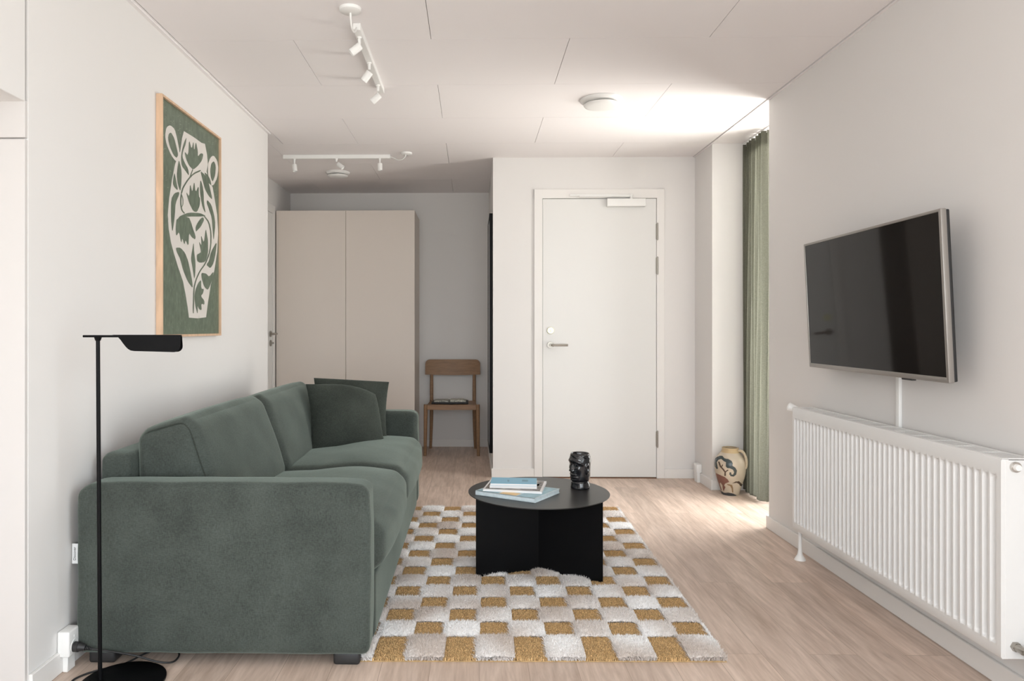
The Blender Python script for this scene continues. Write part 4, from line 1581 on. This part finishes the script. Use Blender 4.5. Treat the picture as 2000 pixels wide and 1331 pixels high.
RGX0, RGX1, RGY0 = -0.400, 0.868, 2.418
rows_y = [2.418, 2.592] + [2.592 + 0.1255 * i for i in range(1, 16)]
RGY1 = rows_y[-1]
nr_ = len(rows_y) - 1
cw = 0.1208
x_first = -0.286                      # centre of a tan block in the first row


def cell_info(x, y):
    """returns (is_tan, u, v in -1..1 inside the block, row, col)"""
    row = np.clip(np.searchsorted(rows_y, y, side='right') - 1, 0, nr_ - 1)
    ya = np.array(rows_y)[row]
    yb = np.array(rows_y)[row + 1]
    v = 2 * (y - ya) / (yb - ya) - 1
    par = row % 2
    ph = (x - (x_first + 0.005 * row * 0) - par * cw) / (2 * cw)
    k_ = np.round(ph)
    off = (ph - k_) * 2 * cw          # distance from nearest tan centre
    tan = np.abs(off) < 0.056
    colw = 2 * cw - 0.112
    u = np.where(tan, off / 0.056, (np.abs(off) - 0.056) / (colw / 2) - 1)
    return tan, u, v, row, np.where(tan, k_, np.floor(ph))


def clearance(x, y):
    """pile is pressed down / absent where the table base stands (in rug-local before affine: approx)"""
    ok = np.ones(x.shape, bool)
    X = x + 0.022 * (y - 2.43)
    Y = y + 0.015 * x
    for e in ((-0.290, -0.099), (0.268, -0.163), (0.290, 0.099), (-0.268, 0.163)):
        ax, ay = TX, TY
        bx_, by_ = TX + e[0], TY + e[1]
        t_ = np.clip(((X - ax) * (bx_ - ax) + (Y - ay) * (by_ - ay)) / ((bx_ - ax) ** 2 + (by_ - ay) ** 2), 0, 1)
        d = np.hypot(X - ax - t_ * (bx_ - ax), Y - ay - t_ * (by_ - ay))
        ok &= d > 0.006
    return ok


bm = new()
box(bm, RGX0 + 0.003, RGX1 - 0.006, RGY0 + 0.004, RGY1 - 0.004, 0.0005, 0.005)
me = bpy.data.meshes.new('backing')
bmesh.ops.recalc_face_normals(bm, faces=bm.faces)
bm.to_mesh(me); bm.free()
co_ = np.array([v.co[:] for v in me.vertices]); co_ = aff(co_)
me.vertices.foreach_set('co', co_.astype(np.float32).ravel())
link('backing', me, mat('jute_backing', (168, 140, 100), 0.9, var=0.2, vscale=90), rug)

TAN = np.array([0.67, 0.445, 0.215])
WH = np.array([0.96, 0.945, 0.94])
SHEEN_DARK = np.array([0.66, 0.58, 0.53])  # dull side of the white pile's sheen, painted as yarn colour


def lowfreq(x, y, seed):
    r_ = np.random.default_rng(seed)
    s_ = 0
    for _ in range(7):
        a_, b_, c_ = r_.uniform(-26, 26), r_.uniform(-26, 26), r_.uniform(0, 6.28)
        s_ = s_ + np.sin(a_ * x + b_ * y + c_)
    return s_ / 2.6


def silky(x, y, row, k_):  # sheen by pile direction: mixes the painted yarn colour, steers the lean
    cellr = np.sin(row * 12.9898 + k_ * 78.233) * 43758.5453
    cellr = cellr - np.floor(cellr)
    return np.clip(0.60 + 0.42 * lowfreq(x, y, 3) + 0.75 * (cellr - 0.5), 0, 1)


def pile(name, want_tan, dens, length, width, seed, label):
    r_ = np.random.default_rng(seed)
    n = int(dens * (RGX1 - RGX0) * (RGY1 - RGY0))
    x = r_.uniform(RGX0 + 0.004, RGX1 - 0.004, n)
    y = r_.uniform(RGY0 + 0.003, RGY1 - 0.003, n)
    tan, u, v, row, k_ = cell_info(x, y)
    sel = (tan == want_tan) & clearance(x, y)
    x, y, u, v, row, k_ = [a_[sel] for a_ in (x, y, u, v, row, k_)]
    # the white pile is puffed: tallest in the middle
    n = len(x)
    puffh = np.sqrt(np.clip(1 - np.abs(u) ** 3, 0, 1)) * np.sqrt(np.clip(1 - np.abs(v) ** 3, 0, 1))
    H = length * r_.uniform(0.75, 1.12, n) * (0.62 + 0.38 * puffh)
    ang = r_.uniform(0, 2 * np.pi, n)
    if want_tan:
        lean = r_.uniform(0.05, 0.40, n)
        dx, dy = np.cos(ang) * lean, np.sin(ang) * lean
    else:
        sk = silky(x, y, row, k_)
        lean = r_.uniform(0.35, 1.0, n)
        # outward push at the block rims so the tufts overhang the tan squares
        ddx = np.sign(u) * np.abs(u) ** 2 * 1.0
        ddy = v * np.abs(v) * 0.35 - (sk - 0.5) * 0.7
        dx, dy = np.cos(ang) * lean * 0.75 + ddx * 0.4, np.sin(ang) * lean * 0.75 + ddy
    bend = r_.uniform(0.4, 1.0, n)
    pa = r_.uniform(0, np.pi, n)
    wx, wy = np.cos(pa) * width * 0.5, np.sin(pa) * width * 0.5
    lev = [(0.0, 1.0), (0.5, 0.95), (0.85, 0.7), (1.0, 0.12)] if not want_tan else [(0.0, 1.0), (0.7, 1.0), (1.0, 0.5)]
    V = np.zeros((n, len(lev) * 2, 3))
    for i, (t_, w_) in enumerate(lev):
        cxx = x + dx * H * (t_ + bend * t_ * t_) * 0.55
        cyy = y + dy * H * (t_ + bend * t_ * t_) * 0.55
        droop = 1 - 0.28 * np.minimum(np.hypot(dx, dy), 1.2) * t_
        czz = 0.004 + H * t_ * droop
        for s_, kk in ((-1, 0), (1, 1)):
            V[:, i * 2 + kk, 0] = cxx + s_ * wx * w_
            V[:, i * 2 + kk, 1] = cyy + s_ * wy * w_
            V[:, i * 2 + kk, 2] = czz
    m_ = len(lev) * 2
    Fb = np.array([(2 * i, 2 * i + 1, 2 * i + 3, 2 * i + 2) for i in range(len(lev) - 1)])
    F = (Fb[None] + (np.arange(n) * m_)[:, None, None]).reshape(-1, 4)
    if want_tan:
        c_ = TAN[None] * r_.uniform(0.72, 1.22, (n, 1)) * (1 + 0.10 * r_.standard_normal((n, 1)) * 0.5)
    else:
        sk = silky(x, y, row, k_)[:, None]
        c_ = (WH * sk + SHEEN_DARK * (1 - sk)) * r_.uniform(0.90, 1.06, (n, 1))
    C_ = np.repeat(c_[:, None], m_, 1).reshape(-1, 3)
    V = aff(V.reshape(-1, 3))
    # under-layer so the yarn looks dense from every side
    gx, gy = 330, 520
    Xg, Yg = np.meshgrid(np.linspace(RGX0 + 0.004, RGX1 - 0.004, gx), np.linspace(RGY0 + 0.004, RGY1 - 0.004, gy), indexing='ij')
    tg_, ug, vg, rg, kg = cell_info(Xg.ravel(), Yg.ravel())
    puffg = np.sqrt(np.clip(1 - np.abs(ug) ** 3, 0, 1)) * np.sqrt(np.clip(1 - np.abs(vg) ** 3, 0, 1))
    hz = 0.005 + length * (0.28 + 0.42 * puffg) + length * 0.05 * r_.standard_normal(len(ug))
    Vg_ = np.stack([Xg.ravel(), Yg.ravel(), hz], -1)
    Vg_[~clearance(Xg.ravel(), Yg.ravel()), 2] = 0.0065
    Fg = gridfaces(gx, gy)
    keep = (tg_ == want_tan)[Fg].all(1) if want_tan else (tg_ == want_tan)[Fg].any(1)
    Fg = Fg[keep]
    used, inv = np.unique(Fg, return_inverse=True)
    Fg = inv.reshape(-1, 4)
    if want_tan:
        cg = np.repeat(TAN[None] * 0.62, len(used), 0) * r_.uniform(0.7, 1.2, (len(used), 1))
    else:
        skg = silky(Xg.ravel()[used], Yg.ravel()[used], rg[used], kg[used])[:, None]
        cg = (WH * skg + SHEEN_DARK * (1 - skg)) * 0.97
    Vu = aff(Vg_[used])
    N_ = len(V)
    me = grid_mesh(name, np.concatenate([V, Vu]), np.concatenate([F, Fg + N_]), np.concatenate([C_, cg]), smooth=False)
    o = link(name, me, M['rug'], rug, label=label)
    o['kind'] = 'stuff'
    return o


pile('tan_pile', True, 150000, 0.016, 0.0022, 11, 'short tan yarn squares')
pile('white_pile', False, 150000, 0.030, 0.0017, 12, 'long silky white yarn squares')

# ------------------------------------------------------------------ painted stoneware jug
JX, JY = 1.757, 4.905
K = 0.000375
vz = np.array([1012, 1000, 950, 900, 850, 800, 750, 700, 650, 600, 550, 500, 450, 400, 360, 330, 300, 270, 240, 215, 195, 180, 168, 160, 160])
vr = np.array([148, 156, 168, 183, 199, 216, 232, 247, 259, 269, 275, 279, 278, 270, 256, 240, 216, 186, 162, 150, 143, 145, 150, 146, 138]) * 0.985
Zp = (1012 - vz) * K
Rp = vr * K
nt, nz_ = 420, 260
zq = np.linspace(0, Zp[-2], nz_)
rq = np.interp(zq, Zp[:-1], Rp[:-1])
ker = np.ones(5) / 5
rq2 = np.convolve(np.pad(rq, 2, mode='edge'), ker, 'valid')
thj = np.linspace(0, 2 * np.pi, nt, endpoint=False)
view = math.atan2(-JY, -JX)                      # the painted side faces the room
Tj, Zj = np.meshgrid(thj, zq, indexing='ij')
Rj = np.repeat(rq2[None], nt, 0)
Xj = JX + Rj * np.cos(Tj); Yj = JY + Rj * np.sin(Tj)
# picture coordinates of each surface point, wrapped round the belly
da = (Tj - view + np.pi) % (2 * np.pi) - np.pi
pu = 432 + (Rj / K) * np.sin(np.clip(da, -1.57, 1.57))
pv = 1012 - Zj / K
front = np.abs(da) < 1.57
cols = np.zeros((nt, nz_, 3))
base_c = np.array([0.47, 0.395, 0.305])
cols[:] = base_c
nz2 = np.sin(Tj * 7 + Zj * 60) * 0.5 + np.sin(Tj * 3 - Zj * 35 + 1) * 0.5
cols *= (1 + 0.07 * nz2)[..., None]
cols[(pv < 245)] = np.array([0.46, 0.34, 0.19])
TEAL = np.array([0.030, 0.043, 0.044]); BRN = np.array([0.060, 0.035, 0.022]); RED = np.array([0.165, 0.070, 0.050]); OLV = np.array([0.20, 0.125, 0.06]); GRD = np.array([0.045, 0.047, 0.050])
decor = [
    (GRD, [(262, 945), (330, 968), (400, 950), (480, 962), (545, 1000), (520, 1012), (440, 1012), (330, 1012), (275, 1005)]),
    (TEAL, [(300, 295), (340, 330), (400, 333), (455, 360), (475, 400), (468, 440), (520, 480), (545, 530), (532, 600), (490, 640), (440, 635), (415, 600), (425, 560), (450, 568), (450, 600), (480, 602), (497, 560), (478, 515), (430, 492), (380, 490), (355, 460), (360, 390), (330, 380), (280, 348), (232, 372), (202, 420), (215, 480), (225, 530), (200, 545), (170, 510), (158, 450), (165, 380), (210, 330), (260, 300)]),
    (BRN, thick([(238, 400), (268, 480), (315, 525), (348, 570), (345, 640)], 27)),
    (BRN, thick([(305, 440), (280, 500)], 16)),
    (BRN, thick([(398, 522), (352, 562)], 18)),
    (RED, [(183, 625), (250, 635), (340, 660), (390, 700), (415, 745), (380, 765), (342, 790), (330, 830), (352, 852), (332, 910), (320, 945), (306, 900), (300, 830), (270, 785), (255, 810), (292, 940), (272, 935), (240, 850), (212, 760), (188, 690)]),
    (OLV, [(378, 788), (420, 790), (465, 800), (480, 860), (484, 945), (464, 945), (455, 870), (432, 822), (385, 806)]),
    (BRN, [(462, 768), (520, 732), (580, 728), (610, 765), (648, 820), (632, 845), (598, 822), (578, 782), (540, 757)]),
]
for c_, p_ in decor:
    m_ = inpoly(pu.ravel(), pv.ravel(), p_).reshape(pu.shape) & front
    cols[m_] = c_
Vj = np.stack([Xj, Yj, Zj], -1).reshape(-1, 3)
Fj = [gridfaces(nt, nz_, True)]
inr = [(rq2[-1] - 0.007, zq[-1]), (rq2[-1] - 0.009, zq[-1] - 0.01), (rq2[-1] - 0.010, zq[-1] - 0.03), (0.085, 0.20), (0.05, 0.012), (0.0005, 0.010)]
In = np.zeros((nt, len(inr), 3))
for k_, (r_, z_) in enumerate(inr):
    In[:, k_, 0] = JX + r_ * np.cos(thj); In[:, k_, 1] = JY + r_ * np.sin(thj); In[:, k_, 2] = z_
N = len(Vj)
Fj.append(gridfaces(nt, len(inr), True) + N)
Fj.append(np.array([(i * nz_ + nz_ - 1, ((i + 1) % nt) * nz_ + nz_ - 1, N + ((i + 1) % nt) * len(inr), N + i * len(inr)) for i in range(nt)]))
# bottom cap ring collapsed to the centre
N2 = N + nt * len(inr)
Vb = np.array([[JX, JY, 0.0]])
Cc = np.concatenate([cols.reshape(-1, 3), np.repeat(np.array([[0.30, 0.22, 0.13]]), nt * len(inr), 0), [[.3, .25, .2]]])
jug = thing('jug', 'painted stoneware jug with a tree and animal, on the floor beside the green curtain', 'jug', (JX, JY, 0))
me = grid_mesh('body', np.concatenate([Vj, In.reshape(-1, 3), Vb]), np.concatenate(Fj), Cc)
link('body', me, M['vase'], jug, smooth='all')
# handle on the right shoulder
ha = view + math.radians(72)
hd = Vector((math.cos(ha), math.sin(ha), 0))
jc = Vector((JX, JY, 0))
hp = [jc + hd * r_ + Vector((0, 0, z_)) for r_, z_ in ((0.052, 0.300), (0.070, 0.303), (0.088, 0.292), (0.101, 0.265), (0.107, 0.235), (0.1055, 0.205), (0.0985, 0.188))]
bm = new()
tube(bm, smoothpts(hp, 6), 0.0095, 14)
obj('handle', bm, mat('stoneware_handle', 0, 0.28, alb=(0.46, 0.38, 0.27), var=0.12, vscale=40), jug, smooth=60)

# ------------------------------------------------------------------ curtain in the recess
cu_ = thing('curtain', 'sheer green linen curtain hanging floor-length in the bright window recess', 'curtain', (1.895, 4.81, 0))
nyc, nzc = 360, 60
yl = np.linspace(4.625, 5.022, nyc)
zl_ = np.linspace(0.012, 2.412, nzc)
Yc, Zc_ = np.meshgrid(yl, zl_, indexing='ij')
tt = (Yc - 4.625) / 0.397
phs = 2 * np.pi * (tt * 7.0 + 0.10 * np.sin(tt * 9))
zz1 = (2.412 - Zc_) / 2.400
ampc = 0.022 + 0.012 * np.clip(zz1 * 1.5, 0, 1) * (0.7 + 0.3 * np.sin(tt * 11))
Xc = 1.908 - 0.016 * (1 - tt) + ampc * np.sin(phs + 0.35 * np.sin(zz1 * 3 + tt * 5)) + 0.004 * np.sin(phs * 2.3 + zz1 * 6)
Yc2 = Yc + 0.012 * np.cos(phs) * zz1
Zb = Zc_ + 0.010 * (1 - zz1) * 0 + (Zc_ < 0.1) * 0.006 * np.sin(phs * .5)
nvh = int(nzc * 0.972)
P = np.stack([Xc, Yc2, Zb], -1).reshape(-1, 3)
Fc = gridfaces(nyc, nzc)
me = grid_mesh('cloth', P, Fc)
link('cloth', me, M['curtain'], cu_, smooth='all')
# heading tape behind the top of the cloth
Yh, Zh = np.meshgrid(yl, np.linspace(2.325, 2.412, 5), indexing='ij')
tth = (Yh - 4.625) / 0.397
phh = 2 * np.pi * (tth * 7.0 + 0.10 * np.sin(tth * 9))
zh1 = (2.412 - Zh) / 2.400
amh = 0.022 + 0.012 * np.clip(zh1 * 1.5, 0, 1) * (0.7 + 0.3 * np.sin(tth * 11))
Xh = 1.908 + 0.0025 - 0.016 * (1 - tth) + amh * np.sin(phh + 0.35 * np.sin(zh1 * 3 + tth * 5)) + 0.004 * np.sin(phh * 2.3 + zh1 * 6)
P = np.stack([Xh, Yh + 0.012 * np.cos(phh) * zh1, Zh], -1).reshape(-1, 3)
me = grid_mesh('heading_tape', P, gridfaces(nyc, 5))
link('heading_tape', me, M['curtain'], cu_, smooth='all')
bm = new()
zb_ = []
for i in range(0, nyc, 3):
    zb_.append((Xc[i, 0], Yc2[i, 0], 0.017))
tube(bm, zb_, 0.0022, 6)
obj('hem', bm, M['curtain'], cu_, smooth=60)
for k_ in range(13):
    bm = new()
    y_ = 4.64 + k_ * 0.031
    cyl(bm, (1.897, y_, 2.400), (1.897, y_, 2.424), 0.0018, None, 8)
    box(bm, 1.894, 1.900, y_ - 0.002, y_ + 0.002, 2.397, 2.402)
    obj('glider', bm, M['white'], cu_)
bm = new()
box(bm, 1.890, 1.906, 4.078, 5.032, 2.4235, 2.4298, 0.001, 1)
o = obj('curtain_rail', bm, M['white'], None, loc=(1.897, 4.555, 2.43))
tag(o, 'slim white curtain rail on the ceiling of the window recess', 'curtain rail')

# ------------------------------------------------------------------ ceiling track spotlights


def spot(parent, top, head, hr=0.0175, hl=0.052, aim=(0, 0, -1)):
    bm = new()
    top = Vector(top); head = Vector(head)
    cyl(bm, top, top + Vector((0, 0, -0.006)), 0.011, 0.010, 18)
    knee = Vector((top.x, top.y, head.z + 0.030)) if (top - head).length > 0.03 else head
    cyl(bm, top, knee, 0.0065, None, 16)
    st = obj('spot_stem', bm, M['white'], parent, smooth=40)
    a = Vector(aim).normalized()
    bm = new()
    c0 = head - a * hl * 0.5
    u, v = frame_axes(a)
    pr = [(0.0, 0.0), (hr * .9, 0.0), (hr, 0.003), (hr, hl), (hr * .86, hl), (hr * .80, hl - 0.008), (0.0, hl - 0.010)]
    rings = []
    sg = 28
    for r_, d_ in pr:
        c_ = c0 + a * d_
        if r_ == 0:
            rings.append([bm.verts.new(c_)])
        else:
            rings.append([bm.verts.new(c_ + r_ * (math.cos(6.28318 * k / sg) * u + math.sin(6.28318 * k / sg) * v)) for k in range(sg)])
    for A1, B1 in zip(rings, rings[1:]):
        for k in range(sg):
            k2 = (k + 1) % sg
            if len(A1) == 1:
                bm.faces.new((A1[0], B1[k], B1[k2]))
            elif len(B1) == 1:
                bm.faces.new((A1[k], A1[k2], B1[0]))
            else:
                bm.faces.new((A1[k], A1[k2], B1[k2], B1[k]))
    obj('spot_head', bm, M['white'], parent, smooth=40)


t1 = thing('track_light', 'near white ceiling track light running away from the camera, above the sofa', 'track light', (-0.493, 3.435, ZC))
bm = new()
box(bm, -0.509, -0.477, 3.025, 3.840, 2.401, 2.4295, 0.002, 1)
obj('track', bm, M['white'], t1)
bm = new()
box(bm, -0.5095, -0.4765, 3.018, 3.028, 2.400, 2.4295, 0.002, 1)
cyl(bm, (-0.486, 3.019, 2.418), (-0.486, 3.016, 2.418), 0.0024, None, 8)
obj('end_cap', bm, M['white'], t1)
for y_, hx, hy, aim in ((3.098, -0.506, 3.072, (-0.75, -0.10, -0.62)), (3.396, -0.507, 3.404, (-0.60, 0.15, -0.75)), (3.709, -0.507, 3.726, (-0.70, 0.20, -0.55))):
    spot(t1, (-0.494, y_, 2.401), (hx, hy, 2.338), aim=aim)
bm = new()
lathe(bm, [(0, 2.413), (0.037, 2.4135), (0.0435, 2.418), (0.0445, 2.4295), (0, 2.4295)], (-0.496, 2.88, 0), 48)
obj('canopy', bm, M['white'], t1, smooth=40)
bm = new()
tube(bm, smoothpts([(-0.496, 2.885, 2.414), (-0.497, 2.895, 2.395), (-0.498, 2.925, 2.372), (-0.497, 2.960, 2.368), (-0.494, 2.995, 2.385), (-0.492, 3.019, 2.408)], 6), 0.0042, 10)
obj('cord', bm, M['white'], t1, smooth=60)

t2 = thing('track_light', 'far white ceiling track light running across the hall entrance', 'track light', (-1.017, 5.32, ZC))
bm = new()
box(bm, -1.418, -0.616, 5.304, 5.336, 2.400, 2.4295, 0.002, 1)
obj('track', bm, M['white'], t2)
for x_, hx, hz, aim in ((-1.336, -1.333, 2.334, (0.12, -0.05, -1)), (-1.020, -0.990, 2.348, (0.72, -0.15, -0.55)), (-0.695, -0.693, 2.340, (0.02, 0.02, -1))):
    spot(t2, (x_, 5.32, 2.400), (hx, 5.318, hz), aim=aim)
bm = new()
lathe(bm, [(0, 2.414), (0.034, 2.4145), (0.041, 2.419), (0.042, 2.4295), (0, 2.4295)], (-0.490, 5.26, 0), 40)
obj('canopy', bm, M['white'], t2, smooth=40)
bm = new()
tube(bm, smoothpts([(-0.617, 5.32, 2.414), (-0.590, 5.315, 2.404), (-0.560, 5.30, 2.386), (-0.525, 5.28, 2.384), (-0.500, 5.265, 2.400), (-0.496, 5.26, 2.416)], 6), 0.0040, 10)
obj('cord', bm, M['white'], t2, smooth=60)

# ------------------------------------------------------------------ round ceiling valves
v1 = thing('ceiling_vent', 'round white ceiling air valve in front of the entrance door', 'ceiling vent', (0.728, 4.06, ZC), group='round ceiling air valves')
bm = new()
lathe(bm, [(0.070, ZC - 0.004), (0.076, ZC - 0.020), (0.100, ZC - 0.020), (0.116, ZC - 0.010), (0.120, ZC - 0.001), (0.118, ZC), (0.07, ZC)], (0.728, 4.06, 0), 64)
obj('ring', bm, M['white'], v1, smooth=50)
bm = new()
lathe(bm, [(0, ZC - 0.046), (0.070, ZC - 0.044), (0.095, ZC - 0.036), (0.100, ZC - 0.030), (0.094, ZC - 0.026), (0.02, ZC - 0.026), (0, ZC - 0.026)], (0.728, 4.06, 0), 64)
obj('disc', bm, M['white'], v1, smooth=50)
bm = new()
cyl(bm, (0.728, 4.06, ZC - 0.028), (0.728, 4.06, ZC), 0.012, None, 16)
cyl(bm, (0.728, 4.06, ZC - 0.004), (0.728, 4.06, ZC - 0.001), 0.072, None, 40)
obj('core', bm, M['dark'], v1)
v2 = v1.copy(); COL.objects.link(v2)
for c_ in list(v1.children):
    d_ = c_.copy(); COL.objects.link(d_); d_.parent = v2
v2.location = (-1.120, 5.905, ZC)
v2.scale = (0.83, 0.83, 1)
v2['label'] = 'round white ceiling air valve in the hall behind the far track light'
